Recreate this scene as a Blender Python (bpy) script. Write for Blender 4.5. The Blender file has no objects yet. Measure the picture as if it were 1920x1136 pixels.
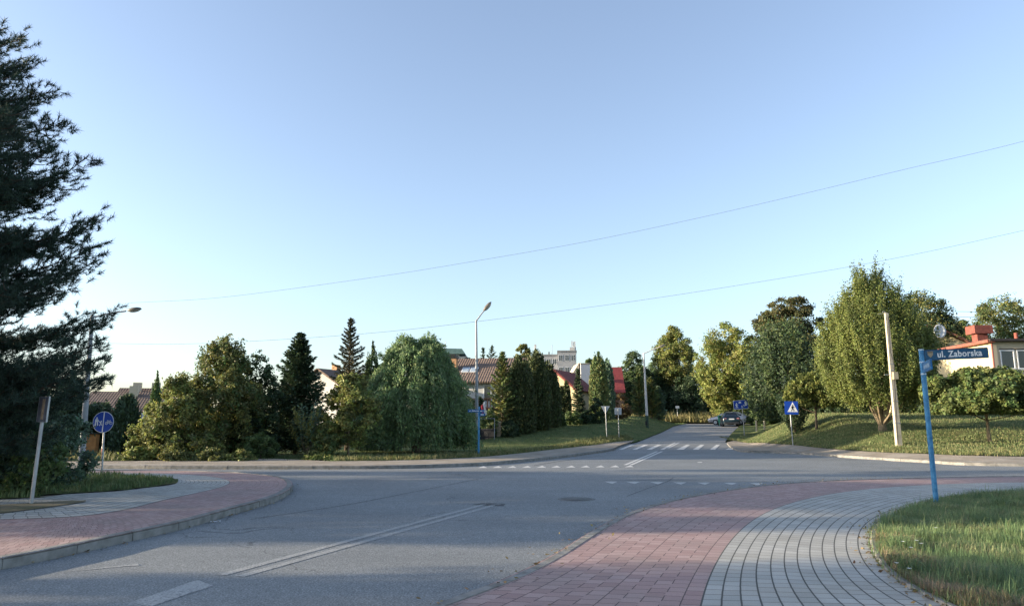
import bpy, math, random
import numpy as np
from mathutils import Vector, Matrix
from mathutils.geometry import delaunay_2d_cdt
R = math.radians
SC = bpy.context.scene
COL = SC.collection
random.seed(7)

# ------------------------------------------------------------------ camera, sky, sun
PITCH = R(9.55); FPX = 1340.0; EYE = 1.6
cam = bpy.data.cameras.new('camera'); camo = bpy.data.objects.new('camera', cam); COL.objects.link(camo)
camo.location = (0, 0, EYE); camo.rotation_euler = (math.pi/2 + PITCH, 0, 0)
cam.sensor_width = 36; cam.lens = FPX/1920*36; cam.clip_start = 0.05; cam.clip_end = 6000
SC.camera = camo
SUN_AZ = -94.0; SUN_EL = 9.5          # azimuth from +Y (the view), clockwise; low sun far on the left
w = bpy.data.worlds.new('World'); SC.world = w; w.use_nodes = True
nt = w.node_tree; bg = nt.nodes['Background']
sky = nt.nodes.new('ShaderNodeTexSky'); sky.sky_type = 'NISHITA'; sky.sun_disc = False
sky.sun_elevation = R(SUN_EL); sky.sun_rotation = R(SUN_AZ)
sky.altitude = 200; sky.air_density = 1.0; sky.dust_density = 1.5; sky.ozone_density = 2.6
hs = nt.nodes.new('ShaderNodeHueSaturation'); hs.inputs['Saturation'].default_value = 0.80; hs.inputs['Hue'].default_value = 0.5
nt.links.new(sky.outputs[0], hs.inputs['Color']); mx = nt.nodes.new('ShaderNodeMix'); mx.data_type = 'RGBA'; mx.blend_type = 'MULTIPLY'; mx.inputs[0].default_value = 1; mx.inputs[7].default_value = (1.02, 0.99, 1.0, 1)
nt.links.new(hs.outputs[0], mx.inputs[6]); nt.links.new(mx.outputs[2], bg.inputs[0]); bg.inputs[1].default_value = 0.15
sl = bpy.data.lights.new('sun', 'SUN'); sl.energy = 5.0; sl.angle = R(0.5); sl.color = (1.0, 0.84, 0.62)
so = bpy.data.objects.new('sun', sl); COL.objects.link(so)
_d = Vector((math.sin(R(SUN_AZ))*math.cos(R(SUN_EL)), math.cos(R(SUN_AZ))*math.cos(R(SUN_EL)), math.sin(R(SUN_EL))))
so.rotation_euler = _d.to_track_quat('Z', 'Y').to_euler(); so.location = (-30, 0, 30)
SC.view_settings.view_transform = 'Standard'; SC.view_settings.look = 'None'
SC.view_settings.exposure = 1.50; SC.view_settings.gamma = 1.0
SC.cycles.max_bounces = 6; SC.cycles.transparent_max_bounces = 6

# ------------------------------------------------------------------ pixel -> world
def ray(px, py):
    u = (px-960)/FPX; v = (568-py)/FPX
    return (u, math.cos(PITCH)-v*math.sin(PITCH), math.sin(PITCH)+v*math.cos(PITCH))
def at(px, py, d):
    r = ray(px, py); t = d/r[1]
    return Vector((r[0]*t, d, EYE+r[2]*t))
def sst(t):
    t = min(1, max(0, t)); return t*t*(3-2*t)
_rk = [0, 45, 52, 66, 74, 82, 94, 99, 105, 150, 400, 6000]; _rv = [0, 0.02, .26, .92, 1.27, 1.42, 1.55, 2.3, 2.9, 4.0, 6.0, 6.0]
def ramp(y): return float(np.interp(y, _rk, _rv))
def flat(px, py):
    r = ray(px, py); t = -EYE/r[2]; return (r[0]*t, r[1]*t)
def xr(y): return float(np.interp(y, [41, 47, 52, 60, 74, 82], [13.2, 14.2, 15.2, 18.0, 23.2, 26.5]))
_kf = [flat(*p) for p in ((1396, 850), (1464, 850.5), (1591, 859), (1732, 868), (1920, 875))]
KX = [14.0] + [p[0] for p in _kf[1:]] + [34, 60]; KY = [41.5] + [p[1] for p in _kf[1:]] + [25.5, 21]
def H(x, y):
    z = ramp(y)
    if y > 47 and x < 20:
        xl = float(np.interp(y, [48, 52, 66, 82], [7.5, 9.2, 13.9, 19.5]))
        z += float(np.interp(y, [47.5, 54, 60, 66, 84, 92], [0, .5, .8, .85, .9, 0]))*sst((xl-.3-x)/4)*sst((x+22)/8)
    if y > 20 and x > 5:
        k = float(np.interp(x, KX, KY))
        b = float(np.interp(y-k, BKX, BKY))*sst((x-xr(y)-0.3)/6.5)
        z = max(z, b+0.25*z) if b > 0 else z
    return z
BKX = np.linspace(0, 20, 41); _b = np.interp(np.linspace(0, 20, 41), [0, 1.2, 2.5, 6.0, 9, 13, 17, 20], [0, .03, .16, .30, .58, 1.3, 1.85, 2.05])
for _ in range(3): _b[1:-1] = _b[1:-1]*.5+(_b[:-2]+_b[2:])*.25
BKY = _b
def hit(px, py):
    r = ray(px, py); t0 = 2.0; t = t0
    for i in range(4000):
        t = t0*1.004**i
        if EYE+r[2]*t <= H(r[0]*t, r[1]*t): break
    a, b = t/1.004, t
    for i in range(20):
        m = (a+b)/2
        if EYE+r[2]*m <= H(r[0]*m, r[1]*m): b = m
        else: a = m
    return (r[0]*b, r[1]*b)

# ------------------------------------------------------------------ materials
MATS = {}
def mat(name, col, rough=0.8, col2=None, scale=5.0, bump=0.0, bscale=None, metal=0.0, spec=0.3, detail=6, contrast=(0.35, 0.65), coat=0):
    if name in MATS: return MATS[name]
    m = bpy.data.materials.new(name); m.use_nodes = True; t = m.node_tree
    b = t.nodes['Principled BSDF']; b.inputs['Roughness'].default_value = rough
    b.inputs['Metallic'].default_value = metal; b.inputs['Specular IOR Level'].default_value = spec
    b.inputs['Coat Weight'].default_value = coat
    b.inputs['Base Color'].default_value = (*col, 1)
    tc = t.nodes.new('ShaderNodeTexCoord')
    if col2 is None: col2 = tuple(c*0.8 for c in col)
    n = t.nodes.new('ShaderNodeTexNoise'); n.inputs['Scale'].default_value = scale; n.inputs['Detail'].default_value = detail
    t.links.new(tc.outputs['Object'], n.inputs['Vector'])
    r = t.nodes.new('ShaderNodeValToRGB'); r.color_ramp.elements[0].position = contrast[0]; r.color_ramp.elements[1].position = contrast[1]
    r.color_ramp.elements[0].color = (*col2, 1); r.color_ramp.elements[1].color = (*col, 1)
    t.links.new(n.outputs['Fac'], r.inputs[0]); t.links.new(r.outputs[0], b.inputs['Base Color'])
    if bump:
        n2 = t.nodes.new('ShaderNodeTexNoise'); n2.inputs['Scale'].default_value = bscale or scale*4; n2.inputs['Detail'].default_value = 4
        t.links.new(tc.outputs['Object'], n2.inputs['Vector'])
        bp = t.nodes.new('ShaderNodeBump'); bp.inputs['Strength'].default_value = bump; bp.inputs['Distance'].default_value = 0.02
        t.links.new(n2.outputs['Fac'], bp.inputs['Height']); t.links.new(bp.outputs[0], b.inputs['Normal'])
    MATS[name] = m; return m

class NB:   # small node builder
    def __init__(s, name):
        s.m = bpy.data.materials.new(name); s.m.use_nodes = True; s.t = s.m.node_tree; s.b = s.t.nodes['Principled BSDF']
        s.tc = s.t.nodes.new('ShaderNodeTexCoord'); MATS[name] = s.m
    def L(s, a, b): s.t.links.new(a, b)
    def noise(s, vec, scale, detail=5, rough=0.5):
        n = s.t.nodes.new('ShaderNodeTexNoise'); n.inputs['Scale'].default_value = scale; n.inputs['Detail'].default_value = detail
        n.inputs['Roughness'].default_value = rough; s.L(vec, n.inputs['Vector']); return n.outputs['Fac']
    def ramp(s, fac, stops):
        r = s.t.nodes.new('ShaderNodeValToRGB'); e = r.color_ramp.elements
        e[0].position = stops[0][0]; e[0].color = (*stops[0][1], 1); e[1].position = stops[-1][0]; e[1].color = (*stops[-1][1], 1)
        for p, c in stops[1:-1]:
            q = e.new(p); q.color = (*c, 1)
        s.L(fac, r.inputs[0]); return r.outputs[0]
    def mix(s, fac, a, b, mode='MIX'):
        n = s.t.nodes.new('ShaderNodeMix'); n.data_type = 'RGBA'; n.blend_type = mode
        for k, v in ((0, fac), (6, a), (7, b)):
            if isinstance(v, (int, float)): n.inputs[k].default_value = v
            elif isinstance(v, tuple): n.inputs[k].default_value = (*v, 1)
            else: s.L(v, n.inputs[k])
        return n.outputs[2]
    def math(s, op, a, b=None, c=None):
        n = s.t.nodes.new('ShaderNodeMath'); n.operation = op
        for i, v in enumerate((a, b, c)):
            if v is None: continue
            if isinstance(v, (int, float)): n.inputs[i].default_value = v
            else: s.L(v, n.inputs[i])
        return n.outputs[0]
    def bump(s, h, strength, dist=0.02):
        n = s.t.nodes.new('ShaderNodeBump'); n.inputs['Strength'].default_value = strength; n.inputs['Distance'].default_value = dist
        s.L(h, n.inputs['Height']); s.L(n.outputs[0], s.b.inputs['Normal'])
    def rough(s, v, spec=0.3): s.b.inputs['Roughness'].default_value = v; s.b.inputs['Specular IOR Level'].default_value = spec

def asphalt_color(n, v):
    o = n.tc.outputs['Object']
    base = n.ramp(n.noise(o, 0.35, 5), [(0.35, tuple(c*0.86 for c in v)), (0.65, tuple(c*1.12 for c in v))])
    sp = n.noise(o, 55, 2, 0.6)
    c = n.mix(1.0, base, n.ramp(sp, [(0.33, (0.52, 0.52, 0.52)), (0.5, (0.98, 0.98, 0.98)), (0.66, (1.85, 1.83, 1.8))]), 'MULTIPLY')
    c = n.mix(0.8, c, n.ramp(n.noise(o, 6, 4, 0.7), [(0.3, (0.86, 0.86, 0.86)), (0.7, (1.14, 1.14, 1.14))]), 'MULTIPLY')
    mp = n.t.nodes.new('ShaderNodeMapping'); mp.inputs['Scale'].default_value = (0.12, 1.3, 1); mp.inputs['Rotation'].default_value = (0, 0, R(12)); n.L(o, mp.inputs['Vector'])
    c = n.mix(n.math('MULTIPLY', n.noise(mp.outputs[0], 1.0, 3), 0.5), c, tuple(x*0.7 for x in v))
    return c, sp
def crack_mask(n, scale, thr):
    v = n.t.nodes.new('ShaderNodeTexVoronoi'); v.feature = 'DISTANCE_TO_EDGE'; v.inputs['Scale'].default_value = scale
    d = n.t.nodes.new('ShaderNodeTexNoise'); d.inputs['Scale'].default_value = 1.2; d.inputs['Detail'].default_value = 6; n.L(n.tc.outputs['Object'], d.inputs['Vector'])
    a = n.t.nodes.new('ShaderNodeVectorMath'); a.operation = 'MULTIPLY_ADD'; a.inputs[1].default_value = (1.6, 1.6, 0); n.L(d.outputs['Color'], a.inputs[0]); n.L(n.tc.outputs['Object'], a.inputs[2])
    n.L(a.outputs[0], v.inputs['Vector'])
    m1 = n.math('LESS_THAN', v.outputs['Distance'], thr)
    m2 = n.math('GREATER_THAN', n.noise(n.tc.outputs['Object'], 0.3, 2), 0.52)
    return n.math('MULTIPLY', m1, m2)
n = NB('asphalt'); c, sp = asphalt_color(n, (0.198, 0.208, 0.208))
c = n.mix(n.math('MULTIPLY', crack_mask(n, 0.13, 0.0022), 0.4), c, (0.02, 0.02, 0.02))
n.L(c, n.b.inputs['Base Color']); n.rough(0.78, 0.35); n.bump(sp, 0.5, 0.012); ASPH = n.m
n = NB('road_concrete'); c, sp = asphalt_color(n, (0.27, 0.265, 0.25)); n.L(c, n.b.inputs['Base Color']); n.rough(0.85, 0.3); n.bump(sp, 0.2, 0.01); CONCR = n.m
# worn road paint: paint where the noise leaves it, asphalt elsewhere
def paint(name, keep, op=1.0):
    n = NB(name); c, sp = asphalt_color(n, (0.198, 0.208, 0.208))
    f = n.noise(n.tc.outputs['Object'], 22, 6, 0.75)
    big = n.noise(n.tc.outputs['Object'], 1.7, 3)
    s = n.math('ADD', f, n.math('MULTIPLY', big, 0.5))
    m = n.math('MULTIPLY', n.math('GREATER_THAN', s, 1.12-keep), op)
    c = n.mix(m, c, n.ramp(sp, [(0.3, (0.42, 0.42, 0.40)), (0.7, (0.62, 0.61, 0.58))]))
    n.L(c, n.b.inputs['Base Color']); n.rough(0.75); n.bump(sp, 0.3, 0.01); return n.m
PAINT_FADED = paint('faded_road_paint', 0.42, 0.42); PAINT_LINE = paint('rubbed_line_paint', 0.5, 0.30); PAINT_FRESH = paint('road_paint', 0.58); PAINT_MID = paint('worn_road_paint', 0.48, 0.75)
def paver(name, red):
    n = NB(name); uv = n.tc.outputs['UV']
    sx = n.t.nodes.new('ShaderNodeSeparateXYZ'); n.L(uv, sx.inputs[0]); u, v = sx.outputs[0], sx.outputs[1]
    row = n.math('FLOOR', v); fv = n.math('FRACT', v)
    if red:   # interlocking blocks: rows 0.165 wide, blocks 0.2 long, zigzag cross joints, running bond
        zig = n.math('MULTIPLY', n.math('PINGPONG', n.math('ADD', fv, 0.25), 0.5), 0.22)
        off = n.math('MULTIPLY', n.math('MODULO', row, 2.0), 0.5)
        uu = n.math('ADD', n.math('ADD', n.math('DIVIDE', u, 0.18), zig), off)
        jw, lw = 0.07, 0.06
    else:
        h = n.math('FRACT', n.math('MULTIPLY', n.math('SINE', n.math('MULTIPLY', row, 12.9)), 43.7))
        uu = n.math('ADD', n.math('DIVIDE', u, 0.20), n.math('MULTIPLY', h, 0.35)); jw, lw = 0.085, 0.10
    fu = n.math('FRACT', uu); cell = n.math('ADD', n.math('FLOOR', uu), n.math('MULTIPLY', row, 17.3))
    ja = n.math('LESS_THAN', fu, jw); jb = n.math('LESS_THAN', fv, lw)
    if red:
        ev = n.math('GREATER_THAN', n.math('MODULO', row, 4.0), 2.5)
        jb = n.math('MULTIPLY', jb, n.math('MAXIMUM', ev, n.math('GREATER_THAN', n.math('FRACT', n.math('MULTIPLY', uu, 0.5)), 0.42)))
    wn = n.t.nodes.new('ShaderNodeTexWhiteNoise'); wn.noise_dimensions = '1D'; n.L(cell, wn.inputs['W'])
    if red:
        col = n.ramp(wn.outputs[0], [(0.0, (0.345, 0.225, 0.205)), (0.5, (0.395, 0.265, 0.24)), (1.0, (0.44, 0.31, 0.28))]); jc = (0.07, 0.05, 0.048)
    else:
        col = n.ramp(wn.outputs[0], [(0.0, (0.38, 0.37, 0.335)), (1.0, (0.49, 0.475, 0.43))]); jc = (0.10, 0.095, 0.085)
    dirt = n.noise(n.tc.outputs['Object'], 1.1, 6); sp = n.noise(n.tc.outputs['Object'], 120, 3, 0.7)
    col = n.mix(n.ramp(dirt, [(0.40, (0, 0, 0)), (0.75, (0.6, 0.6, 0.6))]), col, (0.27, 0.225, 0.20) if red else (0.30, 0.285, 0.24))
    col = n.mix(0.6, col, n.ramp(sp, [(0.3, (0.55, 0.55, 0.55)), (0.7, (1.35, 1.35, 1.35))]), 'MULTIPLY')
    j = n.math('MAXIMUM', n.math('MULTIPLY', ja, 0.8), jb)
    strong = n.math('MULTIPLY', jb, 1.0)
    col = n.mix(n.math('MULTIPLY', j, 0.85), col, jc)
    if not red: col = n.mix(n.math('MULTIPLY', strong, 0.6), col, (0.05, 0.05, 0.045))
    n.L(col, n.b.inputs['Base Color']); n.rough(0.85, 0.25)
    n.bump(n.math('ADD', n.math('MULTIPLY', n.math('SUBTRACT', 1.0, j), 1.0), n.math('MULTIPLY', sp, 0.35)), 0.7, 0.008); return n.m
RED = paver('red_pavers', True); GREY = paver('grey_pavers', False)
KERB = mat('kerb_concrete', (0.27, 0.26, 0.24), 0.9, (0.17, 0.165, 0.15), 6, 0.4, 60)
PATH = mat('path_surface', (0.33, 0.29, 0.24), 0.95, (0.24, 0.20, 0.15), 1.2, 0.5, 40)
DIRT = mat('dry_dirt', (0.20, 0.165, 0.11), 0.95, (0.13, 0.12, 0.06), 2.5, 0.6, 40)
def grass_mat(name, a, b, c3, sc=0.8):
    n = NB(name); o = n.tc.outputs['Object']
    c = n.ramp(n.noise(o, sc, 8, 0.65), [(0.32, a), (0.5, b), (0.68, c3)])
    f = n.noise(o, 14, 5, 0.8); c = n.mix(0.8, c, n.ramp(f, [(0.35, (0.45, 0.45, 0.4)), (0.65, (1.5, 1.5, 1.4))]), 'MULTIPLY')
    n.L(c, n.b.inputs['Base Color']); n.rough(0.95, 0.1); n.bump(f, 1.0, 0.12); return n.m
LAWN = grass_mat('lawn_grass', (0.08, 0.115, 0.045), (0.12, 0.15, 0.06), (0.18, 0.185, 0.085))
SOIL = grass_mat('meadow_ground', (0.05, 0.07, 0.028), (0.08, 0.095, 0.04), (0.12, 0.11, 0.055))
WOODM = mat('bark', (0.17, 0.135, 0.095), 0.95, (0.08, 0.065, 0.045), 9, 0.8, 30)
BARK_LIGHT = mat('pale_bark', (0.27, 0.21, 0.13), 0.95, (0.15, 0.12, 0.08), 7, 0.8, 30)
GALV = mat('galvanised_steel', (0.42, 0.43, 0.44), 0.45, (0.32, 0.33, 0.34), 6, metal=0.6, spec=0.5)
GREYP = mat('grey_pole_paint', (0.34, 0.35, 0.36), 0.55, (0.26, 0.27, 0.28), 4)
PALEP = mat('pale_pole_paint', (0.58, 0.57, 0.55), 0.5, (0.45, 0.45, 0.45), 4)
DGREEN = mat('dark_green_paint', (0.03, 0.075, 0.05), 0.6, (0.02, 0.04, 0.03), 5)
TEAL = mat('teal_paint', (0.05, 0.19, 0.19), 0.6, (0.03, 0.12, 0.12), 5)
POLEBLUE = mat('weathered_blue_paint', (0.07, 0.26, 0.47), 0.5, (0.03, 0.14, 0.29), 11, contrast=(0.3, 0.6))
PLATE = mat('street_plate_blue', (0.022, 0.10, 0.19), 0.5, (0.018, 0.07, 0.14), 9)
SBLUE = mat('sign_blue', (0.008, 0.055, 0.36), 0.35, (0.007, 0.048, 0.31), 4)
WHITE = mat('sign_white', (0.72, 0.74, 0.76), 0.4, (0.6, 0.62, 0.64), 5)
BLACK = mat('sign_black', (0.012, 0.012, 0.014), 0.5)
DARK = mat('dark_plastic', (0.02, 0.02, 0.022), 0.6)
CREAM = mat('cream_cover', (0.5, 0.46, 0.36), 0.35)
CONC = mat('pole_concrete', (0.50, 0.45, 0.35), 0.9, (0.38, 0.33, 0.25), 3, 0.4, 25)
def glass_mat(name, col, rough=0.08):
    n = NB(name); n.b.inputs['Base Color'].default_value = (*col, 1); n.b.inputs['Roughness'].default_value = rough
    n.b.inputs['Specular IOR Level'].default_value = 0.8; n.bump(n.noise(n.tc.outputs['Object'], 1.5, 2), 0.05, 0.02); return n.m
GLASS = glass_mat('window_glass', (0.015, 0.022, 0.03)); CARGLASS = glass_mat('car_glass', (0.01, 0.014, 0.018), 0.05)

def leaf_mat(name, trans=0.3, rough=0.55):
    m = bpy.data.materials.new(name); m.use_nodes = True; t = m.node_tree; b = t.nodes['Principled BSDF']
    a = t.nodes.new('ShaderNodeAttribute'); a.attribute_name = 'tint'
    b.inputs['Roughness'].default_value = rough; b.inputs['Specular IOR Level'].default_value = 0.25
    tr = t.nodes.new('ShaderNodeBsdfTranslucent'); mx = t.nodes.new('ShaderNodeMixShader'); mx.inputs[0].default_value = trans
    t.links.new(a.outputs['Color'], b.inputs['Base Color']); t.links.new(a.outputs['Color'], tr.inputs['Color'])
    out = [q for q in t.nodes if q.type == 'OUTPUT_MATERIAL'][0]
    t.links.new(b.outputs[0], mx.inputs[1]); t.links.new(tr.outputs[0], mx.inputs[2]); t.links.new(mx.outputs[0], out.inputs[0])
    return m
LEAF = leaf_mat('leaves', 0.38); NEEDLE = leaf_mat('needles', 0.12, 0.6); BLADE = leaf_mat('grass_blades', 0.3, 0.6)

# ------------------------------------------------------------------ objects
def tag(o, label=None, cat=None, group=None, kind=None):
    if label: o['label'] = label
    if cat: o['category'] = cat
    if group: o['group'] = group
    if kind: o['kind'] = kind
    return o
def thing(name, label, cat, loc=(0, 0, 0), rz=0, group=None, lean=(0, 0)):
    o = bpy.data.objects.new(name, None); o.empty_display_size = 0.2; COL.objects.link(o)
    o.location = loc; o.rotation_euler = (lean[0], lean[1], rz); return tag(o, label, cat, group)
def link(name, me, m, parent=None, label=None):
    o = bpy.data.objects.new(name, me); COL.objects.link(o)
    if m is not None and not me.materials: me.materials.append(m)
    if parent: o.parent = parent
    if label: o['label'] = label
    return o
class MB:
    def __init__(s): s.v = []; s.f = []; s.sm = []
    def add(s, vs, fs, smooth=False):
        k = len(s.v); s.v += [tuple(p) for p in vs]; s.f += [tuple(i+k for i in f) for f in fs]; s.sm += [smooth]*len(fs); return s
    def box(s, c, sz, rz=0, rot=None, bev=0.0):
        x, y, z = [q/2 for q in sz]
        M = rot if rot is not None else Matrix.Rotation(rz, 3, 'Z')
        if bev <= 0:
            vs = [Vector((i*x, j*y, k*z)) for i in (-1, 1) for j in (-1, 1) for k in (-1, 1)]
            fs = [(0, 1, 3, 2), (4, 6, 7, 5), (0, 4, 5, 1), (2, 3, 7, 6), (0, 2, 6, 4), (1, 5, 7, 3)]
        else:
            b = bev; prof = [(x-b, y), (x, y-b), (x, -y+b), (x-b, -y), (-x+b, -y), (-x, -y+b), (-x, y-b), (-x+b, y)][::-1]
            inn = [(p[0]*(1-b/x), p[1]*(1-b/y)) for p in prof]
            vs = [Vector((*q, zz)) for zz, L in ((-z, inn), (-z+b, prof), (z-b, prof), (z, inn)) for q in L]
            fs = [tuple(range(8))[::-1]] + [(8*r+i, 8*r+(i+1) % 8, 8*r+8+(i+1) % 8, 8*r+8+i) for r in range(3) for i in range(8)] + [tuple(range(24, 32))]
        return s.add([M @ p + Vector(c) for p in vs], fs)
    def tube(s, pts, rad, n=8, cap=True):
        pts = [Vector(p) for p in pts]
        if not hasattr(rad, '__len__'): rad = [rad]*len(pts)
        vs = []; m = len(pts)
        d0 = (pts[1]-pts[0]).normalized(); a = d0.orthogonal().normalized()
        for i, p in enumerate(pts):
            d = (pts[min(i+1, m-1)]-pts[max(i-1, 0)]).normalized()
            a = (a - d*a.dot(d)).normalized(); b = d.cross(a)
            vs += [p + (a*math.cos(2*math.pi*k/n) + b*math.sin(2*math.pi*k/n))*rad[i] for k in range(n)]
        fs = [(i*n+k, i*n+(k+1) % n, (i+1)*n+(k+1) % n, (i+1)*n+k) for i in range(m-1) for k in range(n)]
        s.add(vs, fs, True)
        if cap: s.add(vs[:n], [tuple(range(n))[::-1]]); s.add(vs[-n:], [tuple(range(n))])
        return s
    def prism(s, poly, y0, y1):    # poly in x,z ; from y0 (front) to y1
        n = len(poly); A = sum(poly[i][0]*poly[(i+1) % n][1]-poly[(i+1) % n][0]*poly[i][1] for i in range(n))
        if A < 0: poly = poly[::-1]
        vs = [(p[0], y0, p[1]) for p in poly] + [(p[0], y1, p[1]) for p in poly]
        fs = [tuple(range(n)), tuple(range(n, 2*n))[::-1]] + [(i, i+n, (i+1) % n+n, (i+1) % n) for i in range(n)]
        return s.add(vs, fs)
    def quad(s, a, b, c, d): return s.add([a, b, c, d], [(0, 1, 2, 3)])
    def lathe(s, c, prof, n=20):   # prof list (r,z)
        vs = [(c[0]+r*math.cos(2*math.pi*k/n), c[1]+r*math.sin(2*math.pi*k/n), c[2]+z) for r, z in prof for k in range(n)]
        fs = [(i*n+k, i*n+(k+1) % n, (i+1)*n+(k+1) % n, (i+1)*n+k) for i in range(len(prof)-1) for k in range(n)]
        return s.add(vs, fs, True)
    def mesh(s, name):
        me = bpy.data.meshes.new(name); me.from_pydata(s.v, [], s.f); me.polygons.foreach_set('use_smooth', s.sm); me.update(); return me
    def build(s, name, m, parent=None, label=None): return link(name, s.mesh(name), m, parent, label)

# ------------------------------------------------------------------ ground patches
def inpoly(P, poly):
    x, y = P[:, 0], P[:, 1]; r = np.zeros(len(P), bool); n = len(poly)
    for i in range(n):
        x0, y0 = poly[i]; x1, y1 = poly[(i+1) % n]
        if y0 == y1: continue
        c = ((y0 > y) != (y1 > y)) & (x < (x1-x0)*(y-y0)/(y1-y0)+x0); r ^= c
    return r
def dens(poly, step, closed=True):
    out = []; n = len(poly)
    for i in range(n if closed else n-1):
        a, b = poly[i], poly[(i+1) % n]; k = max(1, int(math.hypot(b[0]-a[0], b[1]-a[1])/step))
        out += [(a[0]+(b[0]-a[0])*j/k, a[1]+(b[1]-a[1])*j/k) for j in range(k)]
    if not closed: out.append(tuple(poly[-1]))
    return out
def smooth_line(pts, step=0.3):   # Catmull-Rom through pts, resampled
    P = [Vector((*p[:2], 0)) for p in pts]; P = [P[0]*2-P[1]] + P + [P[-1]*2-P[-2]]; out = []
    for i in range(1, len(P)-2):
        p0, p1, p2, p3 = P[i-1:i+3]; k = max(2, int((p2-p1).length/step))
        for j in range(k):
            t = j/k
            q = 0.5*((2*p1)+(p2-p0)*t+(2*p0-5*p1+4*p2-p3)*t*t+(3*p1-p0-3*p2+p3)*t**3); out.append((q.x, q.y))
    out.append((P[-2].x, P[-2].y)); return out
def relax(line, it=40, keep=1):
    a = np.array(line); 
    for _ in range(it):
        a[1:-1] = a[1:-1]*.5+(a[:-2]+a[2:])*.25
    return [tuple(p) for p in a]
def patch(name, poly, m, dz, step=1.5, label=None, kind='structure', rough=0.0):
    poly = dens(poly, step*1.2)
    P = np.array(poly); x0, y0 = P.min(0); x1, y1 = P.max(0)
    gx, gy = np.meshgrid(np.arange(x0+step/2, x1, step), np.arange(y0+step/2, y1, step)); G = np.stack([gx.ravel(), gy.ravel()], 1)
    G = G[inpoly(G, poly)] if len(G) else G
    vs = [Vector(p) for p in poly] + [Vector((float(a), float(b))) for a, b in G]
    r = delaunay_2d_cdt(vs, [], [list(range(len(poly)))], 1, 1e-4)
    V = [(p.x, p.y, H(p.x, p.y)+dz+(random.uniform(-rough, rough) if rough else 0)) for p in r[0]]
    F = []
    for f in r[2]:
        a, b, c = [r[0][i] for i in f[:3]]
        F.append(tuple(f) if (b-a).cross(c-a) > 0 else tuple(f)[::-1])
    me = bpy.data.meshes.new(name); me.from_pydata(V, [], F); me.update()
    o = link(name, me, m); tag(o, kind=kind)
    if label: o['label'] = label
    return o
def offset(line, d):
    out = []
    for i, p in enumerate(line):
        a = line[max(0, i-1)]; b = line[min(len(line)-1, i+1)]; l = math.hypot(b[0]-a[0], b[1]-a[1]) or 1
        out.append((p[0]-(b[1]-a[1])/l*d, p[1]+(b[0]-a[0])/l*d))
    return out
def kerb(name, line, side, h=0.11, wd=0.15, stone=1.0, top=0.125):
    """stones along line (road edge); side=+1 puts the body on the left of the travel direction"""
    L = [0]
    for i in range(1, len(line)): L.append(L[-1]+math.hypot(line[i][0]-line[i-1][0], line[i][1]-line[i-1][1]))
    X = np.array([p[0] for p in line]); Y = np.array([p[1] for p in line]); L = np.array(L)
    mb = MB(); s0 = 0
    hs = h if hasattr(h, '__call__') else (lambda x, y: h)
    while s0 < L[-1]-0.05:
        s1 = min(s0+stone, L[-1]); ss = np.linspace(s0+0.006, s1-0.006, 4); jig = random.uniform(-0.006, 0.006); jz = random.uniform(-0.004, 0.004)
        rings = []
        for s in ss:
            x, y = np.interp(s, L, X), np.interp(s, L, Y); e = 0.05
            tx, ty = np.interp(s+e, L, X)-np.interp(s-e, L, X), np.interp(s+e, L, Y)-np.interp(s-e, L, Y); l = math.hypot(tx, ty) or 1
            nx, ny = -ty/l*side, tx/l*side; z = H(x, y); hh = hs(x, y)+jz
            rings.append([(x+nx*(q+jig), y+ny*(q+jig), z+zz) for q, zz in ((0, -0.05), (0.0, hh-0.03), (0.03, hh), (wd, hh), (wd, -0.05))])
        vs = [p for r in rings for p in r]; n = 5
        fs = [(i*n+k, i*n+k+1, (i+1)*n+k+1, (i+1)*n+k) for i in range(3) for k in range(4)]
        if side < 0: fs = [f[::-1] for f in fs]
        fs += [tuple(range(5)), tuple(range(15, 20))[::-1]]
        mb.add(vs, fs); s0 = s1
    o = mb.build(name, KERB); return tag(o, kind='structure')
def nearest(p, line):
    best = None
    for i in range(len(line)-1):
        a, b = line[i], line[i+1]; dx, dy = b[0]-a[0], b[1]-a[1]; t = ((p[0]-a[0])*dx+(p[1]-a[1])*dy)/((dx*dx+dy*dy) or 1); t = min(1, max(0, t))
        q = (a[0]+dx*t, a[1]+dy*t); d = (q[0]-p[0])**2+(q[1]-p[1])**2
        if best is None or d < best[0]: best = (d, q)
    return best[1]
def strip(name, A, B, m, z, rows, ns=8):
    """paved strip from line A to line B with UV: u metres along A, v in rows"""
    V = []; UV = []; s = 0; N = len(A); NB_ = relax([nearest(a, B) for a in A], 60)
    NB_ = [nearest(b, B) for b in NB_]
    for i, a in enumerate(A):
        if i: s += math.hypot(a[0]-A[i-1][0], a[1]-A[i-1][1])
        b = NB_[i]
        for k in range(ns+1):
            t = k/ns; V.append((a[0]+(b[0]-a[0])*t, a[1]+(b[1]-a[1])*t, z)); UV.append((s, t*rows))
    F = []
    for i in range(N-1):
        for k in range(ns):
            q = (i*(ns+1)+k, (i+1)*(ns+1)+k, (i+1)*(ns+1)+k+1, i*(ns+1)+k+1)
            p = [V[j] for j in q]; ar = sum(p[j][0]*p[(j+1) % 4][1]-p[(j+1) % 4][0]*p[j][1] for j in range(4))
            if abs(ar) < 1e-6: continue
            F.append(q if ar > 0 else q[::-1])
    me = bpy.data.meshes.new(name); me.from_pydata(V, [], F); me.update()
    ul = me.uv_layers.new(name='UVMap')
    for lp in me.loops: ul.data[lp.index].uv = UV[lp.vertex_index]
    return tag(link(name, me, m), kind='structure')

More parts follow.
